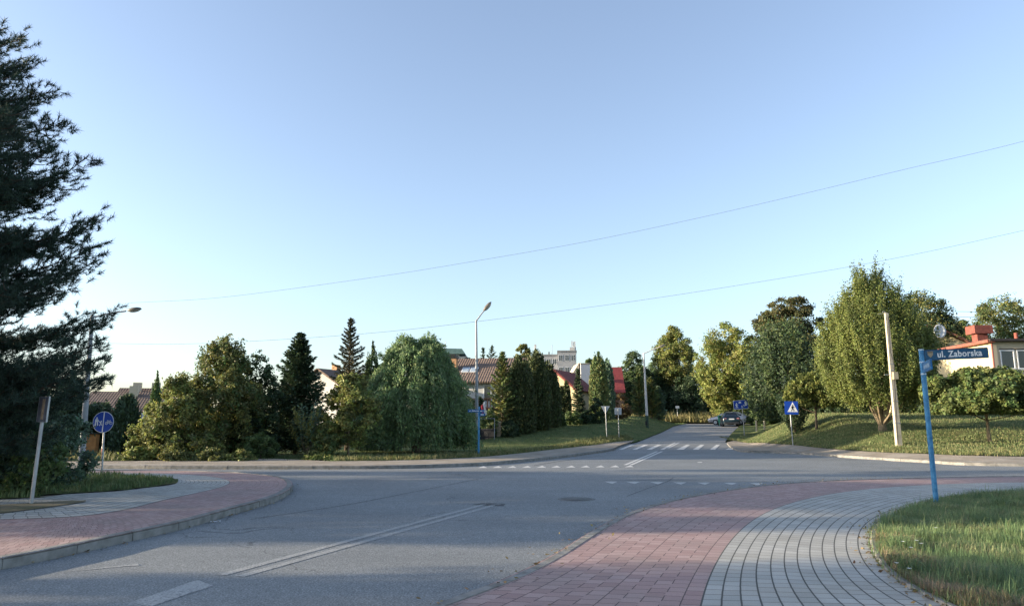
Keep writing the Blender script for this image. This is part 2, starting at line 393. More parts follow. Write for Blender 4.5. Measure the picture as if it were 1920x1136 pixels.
# base terrain to the horizon
def axis(lim0, fine, lim, grow=1.25):
    a = list(np.arange(-lim0, lim0+0.01, fine)); s = fine; x = lim0
    while x < lim: s *= grow; x += s; a = [-x] + a + [x]
    return a
gx = axis(60, 2.0, 3500); gy = [y+40 for y in axis(60, 2.0, 3500)]
V = [(x, y, H(x, y)-0.06) for y in gy for x in gx]; nx = len(gx)
F = [(j*nx+i, j*nx+i+1, (j+1)*nx+i+1, (j+1)*nx+i) for j in range(len(gy)-1) for i in range(nx-1)]
me = bpy.data.meshes.new('ground'); me.from_pydata(V, [], F); me.update(); tag(link('ground', me, SOIL), kind='structure')

# --- lines measured from the photograph
P_ = lambda L: [hit(*p) for p in L]
far_edge = smooth_line([(-90, 26.0), (-45, 25.8)] + P_([(0, 877.5), (333, 879), (633, 879), (760, 878), (850, 875), (910, 872), (980, 866), (1060, 857.5), (1100, 852), (1142, 846), (1160, 838.5), (1183, 831)]), 0.5)
sideL = smooth_line([far_edge[-1]] + P_([(1198, 828), (1222, 818), (1248, 807), (1290, 792)]), 0.5)
far_grass = smooth_line(P_([(620, 869), (760, 867), (870, 862.5), (950, 856), (1060, 843), (1120, 836), (1165, 830), (1190, 827.5)]), 0.5)
near_r = relax(smooth_line([(-3.6, 2.0)] + P_([(890, 1136), (1020, 1073), (1120, 1003), (1220, 957), (1370, 926), (1495, 912), (1620, 906), (1770, 902.5), (1920, 900)]) + [(19, 20.6), (30, 20.9), (60, 20)], 0.25))
redgrey = relax(smooth_line([(0.3, 2.0), (1.0, 4.4)] + P_([(1314, 1136), (1353, 1053), (1387, 1007), (1412, 987), (1453, 964), (1537, 939), (1641, 924), (1770, 916), (1920, 912)]) + [(19, 18.6), (30, 18.9), (60, 18)], 0.25))
greyin = relax(smooth_line([(3.6, 2.0), (3.6, 5.0)] + P_([(1670, 1136), (1641, 1078), (1626, 1041), (1624, 1016), (1637, 995), (1674, 974), (1737, 953), (1787, 943), (1920, 931)]) + [(19, 16.6), (30, 16.6), (60, 16)], 0.25))

# --- asphalt: one sheet for both roads and the junction
tag(patch('road', [(-90, -8), (90, -8), (90, 45), (16.5, 45), (15.0, 49.0), (15.3, 52.2), (9.2, 52.2), (7.4, 49), (5, 45), (-90, 45)], ASPH, 0.0, 1.5), kind='structure')
sr = [p for p in sideL if p[1] > 51.5]
right_edge = [(xr(y), y) for y in np.arange(52, 79, 1.0)]
sideroad = sr + [(15.0, 84.5), (0, 88), (-10, 90), (-10, 96), (14, 94.5), (30, 91), (29, 84)] + right_edge[::-1]
patch('side_road', sideroad, CONCR, 0.006, 1.0)

# --- far pavements and lawns
farpath = [(-90, 26.3)] + [p for p in far_edge] + [(8.2, 50.2)] + far_grass[::-1] + [(x, 31.2) for x in (-10, -13.5)] + [(-13.6, 40), (-16.2, 40), (-14.5, 29.5), (-25, 28.5), (-90, 28.5)]
patch('path', farpath, PATH, 0.10, 1.0)
kerb('kerb', far_edge, 1, lambda x, y: 0.12 if y < 44 else 0.05)
lawnL = far_grass + [p for p in sideL if p[1] > 50.5] + [(14, 83), (0, 86), (-10, 88), (-60, 90), (-60, 40), (-13.4, 40), (-13.4, 31.0)]
patch('lawn', lawnL, LAWN, 0.055, 1.2, rough=0.02)
lawnLL = [(-90, 28.2), (-25, 28.2), (-15.2, 29.3), (-16.6, 40), (-60, 42), (-90, 42)]
patch('verge', lawnLL, LAWN, 0.13, 1.2, rough=0.02)
kr = smooth_line([(14.9, 50.5)] + P_([(1371, 840), (1396, 848)]) + _kf[1:] + [(34, 25.5), (60, 21)], 0.5)
gr = smooth_line([(16.2, 52.6)] + P_([(1368.6, 827), (1420, 833), (1470, 836.5), (1591, 848), (1732, 855), (1920, 861)]) + [(34, 28.3), (60, 24)], 0.5)
patch('pavement', kr + gr[::-1], PATH, 0.11, 0.8)
kerb('kerb', kr, 1, lambda x, y: 0.12 if y < 45 else 0.05)
redge2 = [(x+0.1, y) for x, y in right_edge if y > 52.5]
lawnR = gr + [(90, 24), (90, 75), (34, 82)] + redge2[::-1]
patch('grass_bank', lawnR, LAWN, 0.13, 1.0, rough=0.02)
# verge beyond the bend of the side road
patch('verge', [(-10, 96.2), (14, 94.7), (30, 91.3), (29.5, 84), (36, 84), (60, 110), (-40, 115), (-40, 98)], SOIL, 0.25, 2.0, rough=0.06)

# --- near right pavement: red band, grey band in curved rows
patch('pavement', near_r + [(60, 14), (60, 2)], PATH, 0.11, 1.2)
strip('red_pavement', [p for p in near_r], redgrey, RED, 0.124, 12)
strip('grey_pavement', redgrey, greyin, GREY, 0.124, 12)
kerb('kerb', near_r, -1, 0.128, 0.13)
kerb('pavement_edging', greyin, -1, 0.14, 0.07)
# --- near left pavement
def extend(a, b, ds): 
    p, q = Vector(hit(*a)), Vector(hit(*b)); u = (p-q).normalized(); return [tuple(p+u*d) for d in ds]
near_l = relax(smooth_line(extend((0, 1067), (187, 1027), (30, 10, 4)) + P_([(0, 1067), (100, 1050), (187, 1027), (277, 1007), (343, 993), (433, 965), (500, 947), (535, 932), (549, 917), (538, 905), (500, 897), (400, 890.5), (200, 888)]) + [(-22, 23.2), (-45, 23.6), (-90, 24)], 0.25), 8)
grey_l = relax(smooth_line([(-40, 2), (-14.5, 9.3)] + P_([(0, 988), (133, 985), (233, 970), (300, 950), (367, 935), (420, 921), (432, 910), (385, 899.5), (300, 895), (200, 894)]) + [(-22, 21.3), (-45, 21.6), (-90, 22)], 0.25), 10)
verge_l = smooth_line([(-40, 9), (-19, 12.2)] + P_([(0, 948), (67, 941), (217, 931), (267, 925), (320, 918), (333, 911), (320, 905), (233, 900), (167, 898)]) + [(-22, 20.3), (-45, 20.6), (-90, 21)], 0.25)
patch('pavement', near_l + [(-90, 18), (-60, 8)], PATH, 0.11, 1.2)
strip('red_pavement', near_l, grey_l, RED, 0.124, 14)
strip('grey_pavement', grey_l, verge_l, GREY, 0.128, 12)
kerb('kerb', near_l, 1, 0.128, 0.13)
patch('verge', verge_l + [(-90, 10)], LAWN, 0.134, 0.8, rough=0.02)
dirtp = smooth_line(P_([(-60, 964), (0, 960), (133, 951.5), (160, 953), (67, 968), (-60, 985)]), 0.3)
patch('dirt_strip', dirtp, DIRT, 0.136, 0.4)
nearverge = greyin + [(60, 2)]
patch('verge', offset(greyin, -0.09) + [(60, 2)], grass_mat('near_grass_ground', (0.05, 0.06, 0.025), (0.08, 0.085, 0.04), (0.14, 0.115, 0.07), 1.5), 0.14, 0.8, rough=0.01)

# --- road markings (sheets 4 mm above the asphalt)
def mark(name, polys, m, dz=0.004):
    mb = MB()
    for pl in polys:
        A = sum(pl[i][0]*pl[(i+1) % len(pl)][1]-pl[(i+1) % len(pl)][0]*pl[i][1] for i in range(len(pl)))
        if A < 0: pl = pl[::-1]
        mb.add([(x, y, H(x, y)+dz) for x, y in pl], [tuple(range(len(pl)))])
    return tag(mb.build(name, m), kind='structure')
def seg(p, q, wd, k=1):
    p, q = Vector(p[:2]), Vector(q[:2]); d = (q-p).normalized(); s = Vector((-d.y, d.x))*wd/2; out = []
    for i in range(k):
        a, b = p.lerp(q, i/k), p.lerp(q, (i+1)/k); out.append([tuple(a-s), tuple(b-s), tuple(b+s), tuple(a+s)])
    return out
a, b = hit(432, 1079), hit(925, 944)
c_, d_ = hit(470, 1075), hit(930, 946.5)
m1 = offset([a, b], 0.12); m2 = offset([a, b], -0.12)
mark('centre_line', seg(m1[0], m1[1], 0.12, 12) + seg(m2[0], m2[1], 0.12, 12), PAINT_LINE)
mark('arrow_marking', [P_([(225, 1136), (285, 1136), (400, 1098), (370, 1087)]), P_([(100, 1074), (258, 1057), (262, 1060), (240, 1061)])], PAINT_FADED)
mark('road_patch', [P_([(885, 946), (905, 942.5), (948, 944), (944, 948.5)])], mat('patch_asphalt', (0.13, 0.13, 0.125), 0.9, (0.07, 0.07, 0.07), 20, 0.5, 60))
gv = []
for i in range(11):                       # give-way teeth across the mouth of the side road
    px = 905+i*27.5; gv.append(P_([(px-9, 877.0-i*0.15), (px+9, 877.0-i*0.15), (px+2.0, 873.4-i*0.15)]))
mark('give_way_line', gv, PAINT_FRESH)
gv = []
for i, px in enumerate([1145, 1187, 1231, 1274, 1319, 1369, 1418, 1470, 1522, 1575]):
    y = 902.5+(px-1145)*0.011; gv.append(P_([(px-12, y), (px+13, y), (px+3, y+4.2)]))
mark('give_way_line', gv, PAINT_MID)
zs = []
for bl, tr_ in (((1160, 1168), (1183, 1190)), ((1185, 1194), (1208, 1216)), ((1212, 1222), (1233, 1241)), ((1268, 1282), (1287, 1294)), ((1299, 1310), (1313, 1321)), ((1331, 1341), (1343, 1350)), ((1360, 1374), (1366, 1377))):
    top = 833.5 if bl[0] < 1355 else 840.0
    zs.append(P_([(bl[0], 842.6), (bl[1], 842.6), (tr_[1], top), (tr_[0], top)]))
zs += [P_([(1238, 842.6), (1245, 842.6), (1268, 829.5), (1264, 829.5)]), P_([(1250, 840), (1255, 840), (1275, 829.5), (1271.5, 829.5)])]
mark('zebra_crossing', zs, PAINT_FRESH)
mark('centre_line', seg(hit(1172, 871.5), hit(1232, 846.0), 0.13, 6) + seg(hit(1183, 871.5), hit(1241, 846.0), 0.13, 6), PAINT_FRESH)
mark('lane_dash', [P_([(1307, 867), (1317, 867), (1316, 865.8), (1309, 865.8)])], PAINT_FRESH)

# ------------------------------------------------------------------ foliage
rng = np.random.default_rng(11)
def unit(a): return a/np.maximum(np.linalg.norm(a, axis=-1, keepdims=True), 1e-9)
def leaf_mesh(name, C, D, U, L, W, tint, m, parent, bend=0.0, tri=False):
    n = len(C); L = np.broadcast_to(L, (n,))[:, None]; W = np.broadcast_to(W, (n,))[:, None]
    if tri: V = np.stack([C-D*L/2-U*W/2, C-D*L/2+U*W/2, C+D*L/2], 1); k = 3
    else: V = np.stack([C-D*L/2, C+U*W/2-D*L*0.08, C+D*L/2, C-U*W/2-D*L*0.08], 1); k = 4
    me = bpy.data.meshes.new(name)
    me.vertices.add(n*k); me.vertices.foreach_set('co', V.astype(np.float32).ravel())
    me.loops.add(n*k); me.loops.foreach_set('vertex_index', np.arange(n*k, dtype=np.int32))
    me.polygons.add(n); me.polygons.foreach_set('loop_start', np.arange(0, n*k, k, dtype=np.int32))
    try: me.polygons.foreach_set('loop_total', np.full(n, k, dtype=np.int32))
    except Exception: pass
    a = me.color_attributes.new('tint', 'FLOAT_COLOR', 'POINT')
    c = np.ones((n, k, 4), np.float32); c[:, :, :3] = np.clip(tint*1.12, 0, .9)[:, None, :]; a.data.foreach_set('color', c.ravel())
    me.update(calc_edges=True); me.materials.append(m)
    o = bpy.data.objects.new(name, me); COL.objects.link(o)
    if parent: o.parent = parent
    return o
def tints(n, cols, var=0.25, groups=None):
    cols = np.array(cols); k = rng.integers(0, len(cols), n if groups is None else groups.max()+1)
    if groups is not None: k = k[groups]
    return np.clip(cols[k]*(1+rng.normal(0, var, (n, 1)))*(1+rng.normal(0, 0.06, (n, 3))), 0.003, 1)
def frames(N):
    D = unit(np.cross(N, rng.normal(size=N.shape))); return D, unit(np.cross(N, D))
def profile(prof, h):
    return np.interp(h, [p[0] for p in prof], [p[1] for p in prof])
def anoise(th, h, seed, k=3):
    r = np.random.default_rng(seed); s = 0
    for i in range(5):
        s = s + np.sin(th*r.integers(1, k+3)+h*r.uniform(3, 12)+r.uniform(0, 6.28))/5
    return s
# colours (linear albedo)
OLIVE = [(0.18, 0.18, 0.055), (0.14, 0.15, 0.05), (0.11, 0.125, 0.05)]
YELLOW = [(0.23, 0.25, 0.07), (0.185, 0.22, 0.065), (0.14, 0.18, 0.055)]
MIDG = [(0.09, 0.14, 0.05), (0.12, 0.165, 0.06), (0.07, 0.105, 0.042)]
DKG = [(0.045, 0.075, 0.038), (0.062, 0.095, 0.045), (0.035, 0.057, 0.03)]
BLUEG = [(0.10, 0.16, 0.10), (0.13, 0.19, 0.12), (0.08, 0.125, 0.08)]
HORN = [(0.155, 0.18, 0.055), (0.125, 0.155, 0.05), (0.095, 0.125, 0.045)]

def limbs(parent, base, top_pts, r0, m=WOODM, sway=0.15, fork=0.35):
    """one mesh: trunk tapering and limbs to top_pts (local coordinates)"""
    mb = MB(); tp = [Vector(p) for p in top_pts]; zt = max(p.z for p in tp); ax = sum((p for p in tp), Vector())/len(tp)
    spine = [Vector((ax.x*t*t+random.uniform(-1, 1)*sway*0.3*t, ax.y*t*t, zt*0.92*t)) for t in (0, .12, .25, .4, .6, .8, 1)]
    mb.tube([Vector((0, 0, -0.15))]+spine, [r0*1.35, r0*1.15, r0, r0*.9, r0*.75, r0*.5, r0*.3, r0*.1], 9)
    for p in tp:
        t = min(0.9, max(fork, (p.z/zt)*0.62)); k = t*6; s = Vector((np.interp(t, [0, .12, .25, .4, .6, .8, 1], [q.x for q in spine]), np.interp(t, [0, .12, .25, .4, .6, .8, 1], [q.y for q in spine]), zt*0.92*t))
        mid = s.lerp(p, 0.5)+Vector((random.uniform(-1, 1)*sway, random.uniform(-1, 1)*sway, -0.06*(p-s).length))
        rr = r0*0.42*(1-t*0.6); mb.tube([s, s.lerp(mid, .5), mid, mid.lerp(p, .5)+Vector((0, 0, .03)), p], [rr, rr*.8, rr*.6, rr*.4, rr*.15], 6)
    return mb.build('trunk', m, parent)

def broadleaf(name, label, base, height, prof, lobes=60, sub=14, K=28, leaf=0.13, cols=MIDG, lobe_r=0.28, upr=0.0, trunk_r=0.14, group=None,
              m=WOODM, seed=1, cb=0.2, noise=0.18, inner=0.35, droop=0.0, nlimb=12, spike=0.0, cat='tree', aspect=0.6, flat=1.0, zmin=None):
    """crown = big lobes -> twig clumps -> single leaves; prof: (height fraction, radius)"""
    global rng; rng = np.random.default_rng(seed); random.seed(seed)
    t = thing(name, label, cat, base, random.uniform(0, 0.3), group)
    hs = np.linspace(cb, 1, 200); wts = profile(prof, hs)**1.25+0.02; wts /= wts.sum()
    h = rng.choice(hs, lobes, p=wts); th = rng.uniform(0, 2*np.pi, lobes); Rm = max(p[1] for p in prof)
    R0 = profile(prof, h); s = lobe_r*Rm*rng.uniform(0.6, 1.25, lobes); s = np.minimum(s, 0.75*R0+0.12*Rm)
    rho = np.maximum(R0*(1+noise*anoise(th, h*3, seed))-s*0.8, 0)*np.where(rng.random(lobes) < inner, rng.uniform(0.1, 0.8, lobes), 1.0)
    LC = np.stack([rho*np.cos(th), rho*np.sin(th), h*height-s*0.35], 1)
    n = lobes*sub; li = np.repeat(np.arange(lobes), sub)
    out = unit(LC-np.array([0, 0, height*0.5]))[li]
    dv = unit(rng.normal(size=(n, 3))+out*0.75+np.array([0, 0, 0.25+upr]))
    sr_ = s[li]*rng.uniform(0.55, 1.1, n)
    SCN = LC[li]+dv*sr_[:, None]*np.array([1, 1, flat*(1+upr)])
    if spike: up = rng.random(n) < 0.25; SCN[up, 2] += rng.uniform(0, spike, up.sum())
    N_ = n*K; si = np.repeat(np.arange(n), K); sg = (s[li]*0.30)[si]
    off = rng.normal(size=(N_, 3))*np.array([1, 1, 0.75+upr*1.3])*sg[:, None]*0.8
    C = SCN[si]+off; C[:, 2] -= droop*np.abs(rng.normal(size=N_))*sg
    C[:, 2] = np.maximum(C[:, 2], 0.03)
    if zmin: low = C[:, 2] < zmin*height; C[low, 2] = zmin*height+(zmin*height-C[low, 2])*.6+rng.normal(size=low.sum())*.05
    Nn = unit(dv[si]*0.8+rng.normal(size=(N_, 3))*0.75+np.array([0, 0, 0.25])); D, U = frames(Nn)
    if droop: D = unit(D+np.array([0, 0, -droop])); U = unit(np.cross(Nn, D))
    L = leaf*rng.uniform(0.6, 1.3, N_)
    leaf_mesh('crown', C, D, U, L, L*aspect, tints(N_, cols, 0.2, si), LEAF, t)
    tips = [Vector(LC[i]) for i in rng.choice(lobes, min(nlimb, lobes), replace=False)]
    if trunk_r: limbs(t, base, tips, trunk_r, m)
    return t
def spruce(name, label, base, height, prof, nb=90, cols=DKG, seed=1, group=None, leaf=0.16, dens_=130, up=0.1, spread=0.30, trunk_r=0.12):
    """whorled branches with hanging sprays"""
    global rng; rng = np.random.default_rng(seed); random.seed(seed)
    t = thing(name, label, 'tree', base, 0, group); mb = MB()
    mb.tube([(0, 0, -.1), (0, 0, height*.5), (0, 0, height)], [trunk_r, trunk_r*.6, .015], 7)
    Cs = []; Ds = []; gi = []
    for b in range(nb):
        h = 0.03+0.97*((b+rng.random())/nb)**0.9; th = b*2.39996+rng.normal(0, .25); Rr = float(profile(prof, h))*rng.uniform(0.72, 1.15)+0.05
        k = int(dens_*(0.25+Rr/max(p[1] for p in prof))); d = np.array([math.cos(th), math.sin(th), 0.0]); sd = np.array([-d[1], d[0], 0])
        tt = rng.random(k)**0.75; lat = rng.normal(size=k)*spread*Rr*0.6*(1.15-tt)
        slope = (-0.22+0.75*h+up)*Rr
        z = h*height+slope*tt+0.10*Rr*tt**3-np.abs(rng.normal(size=k))*0.07*Rr-0.03
        Cs.append(d*(tt*Rr)[:, None]+sd*lat[:, None]+np.stack([z*0, z*0, np.maximum(z, 0.05)], 1))
        Ds.append(unit(d*1.0+sd*(lat/(Rr*.3+.01))[:, None]*0.9+rng.normal(size=(k, 3))*0.35+np.array([0, 0, -0.1+0.3*h]))); gi.append(np.full(k, b))
        mb.tube([(0, 0, h*height), tuple(d*Rr*.9+np.array([0, 0, h*height+slope*.9]))], [.03*(1-h)+.012, .006], 4, cap=False)
    k = 60; z = 1-rng.random(k)*0.06; Cs.append(np.stack([rng.normal(size=k)*.05, rng.normal(size=k)*.05, z*height], 1)); Ds.append(unit(rng.normal(size=(k, 3))*.5+np.array([0, 0, 1]))); gi.append(np.full(k, nb))
    C = np.concatenate(Cs); D = np.concatenate(Ds); gi = np.concatenate(gi); n = len(C)
    U = unit(np.cross(D, rng.normal(size=(n, 3))*0.6+np.array([0, 0, 1]))); L = leaf*rng.uniform(.6, 1.4, n)
    leaf_mesh('crown', C, D, U, L, L*0.32, tints(n, cols, 0.25, gi), NEEDLE, t); mb.build('trunk', WOODM, t); return t
def thuja(name, label, base, height, rad, n=14000, cols=MIDG, seed=1, group=None, leaf=0.17, prof=None, furrow=0.12):
    global rng; rng = np.random.default_rng(seed); random.seed(seed)
    t = thing(name, label, 'tree', base, 0, group)
    prof = prof or [(0, .8), (.08, 1), (.45, 1), (.75, .8), (.9, .5), (1, .03)]
    hs = np.linspace(0, 1, 200); wts = profile(prof, hs)+.03; wts /= wts.sum()
    ng = n//22; hg = rng.choice(hs, ng, p=wts); tg = rng.uniform(0, 2*np.pi, ng)
    rg = profile(prof, hg)*rad*(1+furrow*anoise(tg*2, hg*2, seed, 6)+rng.normal(0, 0.05, ng))-0.05*rad
    gi = np.repeat(np.arange(ng), 22); N_ = len(gi)
    th = tg[gi]+rng.normal(size=N_)*0.10/np.maximum(rg[gi], .15); r = np.maximum(rg[gi]-np.abs(rng.normal(size=N_))*0.13*rad**.5, 0); h = hg[gi]*height+rng.normal(size=N_)*leaf*1.1
    C = np.stack([r*np.cos(th), r*np.sin(th), np.clip(h, .03, height*1.02)], 1)
    D = unit(np.stack([np.cos(th)*.45, np.sin(th)*.45, np.ones(N_)], 1)+rng.normal(size=(N_, 3))*.35)
    U = unit(np.cross(D, rng.normal(size=(N_, 3)))); L = leaf*rng.uniform(.6, 1.4, N_)
    leaf_mesh('crown', C, D, U, L, L*.45, tints(N_, cols, .22, gi), NEEDLE, t)
    MB().tube([(0, 0, -.1), (0, 0, height*.8)], [.09, .02], 7).build('trunk', WOODM, t); return t
def upright(name, label, base, height, prof, stems, n=1000, K=40, leaf=0.15, cols=HORN, seed=1, group=None, bark=BARK_LIGHT, sr0=0.09, cb=0.2, sig=(0.16, 0.38), nz=0.16, fill=0.45, cat='tree', furrow=0.0, shoots=0):
    """many ascending stems fanning from the base, with ascending leafy shoots"""
    global rng; rng = np.random.default_rng(seed); random.seed(seed)
    t = thing(name, label, cat, base, 0, group); mb = MB()
    hs = np.linspace(cb, 1, 200); wts = profile(prof, hs)**1.2+.03; wts /= wts.sum()
    h = rng.choice(hs, n, p=wts); th = rng.uniform(0, 2*np.pi, n)
    lump = 1+nz*anoise(th*1.5, h*2.5, seed)+0.5*nz*anoise(th*4, h*5, seed+5, 5)
    rr = profile(prof, h)*lump*(1-fill*rng.random(n)**1.6)
    if furrow: rr *= 1-furrow*np.clip(anoise(th*4, h*1.2, seed+9, 4)*1.8, 0, 1)
    S = np.stack([rr*np.cos(th), rr*np.sin(th), h*height+rng.uniform(-.1, .35, n)], 1)
    if shoots:
        ks = 7; hs_ = rng.uniform(.62, .97, shoots); ts = rng.uniform(0, 2*np.pi, shoots); ln_ = rng.uniform(.5, 1.15, shoots); q = np.repeat(np.arange(shoots), ks); fr_ = np.tile(np.linspace(0, 1, ks), shoots)
        rs_ = profile(prof, hs_)[q]*(.9+.1*fr_); h2 = hs_[q]+fr_*ln_[q]/height; t2 = ts[q]
        h = np.concatenate([h, h2]); th = np.concatenate([th, t2]); S = np.concatenate([S, np.stack([rs_*np.cos(t2), rs_*np.sin(t2), hs_[q]*height+fr_*ln_[q]], 1)]); n = len(h)
    gi = np.repeat(np.arange(n), K); N_ = n*K
    ax = unit(np.stack([np.cos(th)*.35, np.sin(th)*.35, np.ones(n)], 1))[gi]
    C = S[gi]+ax*(rng.normal(size=N_)*sig[1])[:, None]+rng.normal(size=(N_, 3))*sig[0]*rng.uniform(.4, 1, (N_, 1))
    C[:, 2] = np.maximum(C[:, 2], 0.05)
    Nn = unit(np.stack([np.cos(th), np.sin(th), th*0+.3], 1)[gi]*.8+rng.normal(size=(N_, 3))*.8); D, U = frames(Nn)
    L = leaf*rng.uniform(.6, 1.3, N_)
    leaf_mesh('crown', C, D, U, L, L*.62, tints(N_, cols, .13, gi), LEAF, t)
    for k in range(stems):
        a = k*2.4+rng.random(); hh = rng.uniform(.45, .9); R1 = float(profile(prof, hh))*rng.uniform(.3, .85)
        d = Vector((math.cos(a), math.sin(a), 0)); rb = sr0*rng.uniform(.6, 1.1); w0 = sr0*1.1
        p = [d*w0*.5+Vector((0, 0, -.1)), d*w0+Vector((0, 0, .35)), d*(R1*.34+w0)+Vector((0, 0, hh*height*.26)), d*R1*.75+Vector((0, 0, hh*height*.6)), d*R1+Vector((0, 0, hh*height))]
        mb.tube(smooth3(p), list(np.interp(np.linspace(0, 4, len(smooth3(p))), [0, 1, 2, 3, 4], [rb*1.5, rb, rb*.7, rb*.4, rb*.12])), 7)
    mb.tube([(0, 0, -.15), (0, 0, .25), (0.02, 0, .6)], [sr0*2.6, sr0*2.2, sr0*1.2], 10)
    mb.build('trunk', bark, t); return t
def smooth3(P, k=4):
    P = [P[0]*2-P[1]] + list(P) + [P[-1]*2-P[-2]]; out = []
    for i in range(1, len(P)-2):
        p0, p1, p2, p3 = P[i-1:i+3]
        for j in range(k):
            t = j/k; out.append(0.5*((2*p1)+(p2-p0)*t+(2*p0-5*p1+4*p2-p3)*t*t+(3*p1-p0-3*p2+p3)*t**3))
    out.append(P[-2]); return out
WILL = [(.145, .215, .095), (.185, .26, .11), (.11, .165, .08)]
def willow(name, label, base, height, prof, strands=900, cols=BLUEG, seed=1, group=None):
    global rng; rng = np.random.default_rng(seed); random.seed(seed)
    t = thing(name, label, 'tree', base, 0, group)
    n = strands; nc = 300; hc = 1-rng.random(nc)**1.1*0.9; tc_ = rng.uniform(0, 2*np.pi, nc); jc_ = rng.normal(0, .09, nc); g = rng.integers(0, nc, n)
    h = np.clip(hc[g]+rng.normal(0, .025, n), .04, 1.0); th = tc_[g]+rng.normal(0, .09, n)/np.maximum(profile(prof, h)/prof[0][1], .3)
    lump = (1+0.16*anoise(th*2, h*3, seed, 5)+jc_[g]+0.03*rng.normal(size=n))
    r = profile(prof, h)*lump*(1-.5*rng.random(n)**2.0); S = np.stack([r*np.cos(th), r*np.sin(th), h*height], 1)
    Ls = rng.uniform(.5, 1.7, n)*np.where(h > .85, .6, 1.0)*(1+2.0*jc_[g]); K = 46; gi = np.repeat(np.arange(n), K); N_ = n*K
    tt = np.tile(np.linspace(0, 1, K), n); outv = np.stack([np.cos(th), np.sin(th), th*0], 1)[gi]
    wob = 0.06*np.sin(tt*7+th[gi]*9)
    C = S[gi]+outv*(0.22*np.sin(tt*1.6)*Ls[gi]**.5+wob)[:, None]; C[:, 2] += Ls[gi]*(0.25*np.sin(tt*2.2)-tt*1.0)
    C += rng.normal(size=(N_, 3))*np.array([.085, .085, .06])
    k = C[:, 2] > 0.15; C = C[k]; gi = gi[k]; outv = outv[k]; m_ = len(C)
    D = unit(np.array([0, 0, -1.0])+outv*.3+rng.normal(size=(m_, 3))*.55); U = unit(np.cross(D, rng.normal(size=(m_, 3))+outv*0.3)); L = .15*rng.uniform(.6, 1.4, m_)
    ns = 500; a = rng.uniform(0, 2*np.pi, 60)[rng.integers(0, 60, ns*12)]; hh = rng.uniform(.78, 1.0, 60)[rng.integers(0, 60, ns*12)]
    q = rng.integers(0, 60, ns*12); a = rng.uniform(0, 2*np.pi, 60)[q]; hh = rng.uniform(.75, 1.0, 60)[q]; tt2 = rng.random(ns*12); rr2 = profile(prof, hh)*rng.uniform(.3, .95, 60)[q]
    C2 = np.stack([(rr2+.5*tt2)*np.cos(a), (rr2+.5*tt2)*np.sin(a), hh*height+.75*tt2-.55*tt2**3], 1)+rng.normal(size=(ns*12, 3))*.08
    C = np.concatenate([C, C2]); D = np.concatenate([D, unit(rng.normal(size=C2.shape)+[0, 0, .3])]); U = np.concatenate([U, unit(rng.normal(size=C2.shape))]); L = np.concatenate([L, rng.uniform(.1, .2, ns*12)]); gi = np.concatenate([gi, rng.integers(0, n, ns*12)]); m_ = len(C)
    leaf_mesh('crown', C, D, U, L, L*.36, tints(m_, cols, .2, gi), LEAF, t)
    limbs(t, base, [Vector(S[i]*np.array([.7, .7, .95])) for i in rng.choice(n, 16, replace=False)], .22); return t

def B(px, d, dz=0.0):   # base point on terrain below pixel column px at depth d
    x = (px-960)/FPX*(d/ (math.cos(PITCH)+0.165*math.sin(PITCH)))*1.0
    for _ in range(3):
        z = H(x, d)+0.1; # refine so that the column is right at ground level
        v = -(793-568)/FPX
        x = (px-960)/FPX*(d/(math.cos(PITCH)-v*math.sin(PITCH)))
    return Vector((x, d, H(x, d)+0.1+dz))
def BH(px, py): x, y = hit(px, py); return Vector((x, y, H(x, y)+.1))
def back(b, d): k = (b.y+d)/b.y; b.x *= k; b.y *= k; b.z = H(b.x, b.y)+.1; return b
def topz(px, py, d, base): return at(px, py, d).z-base.z
def rad(hw, d): return hw*d/1362.0

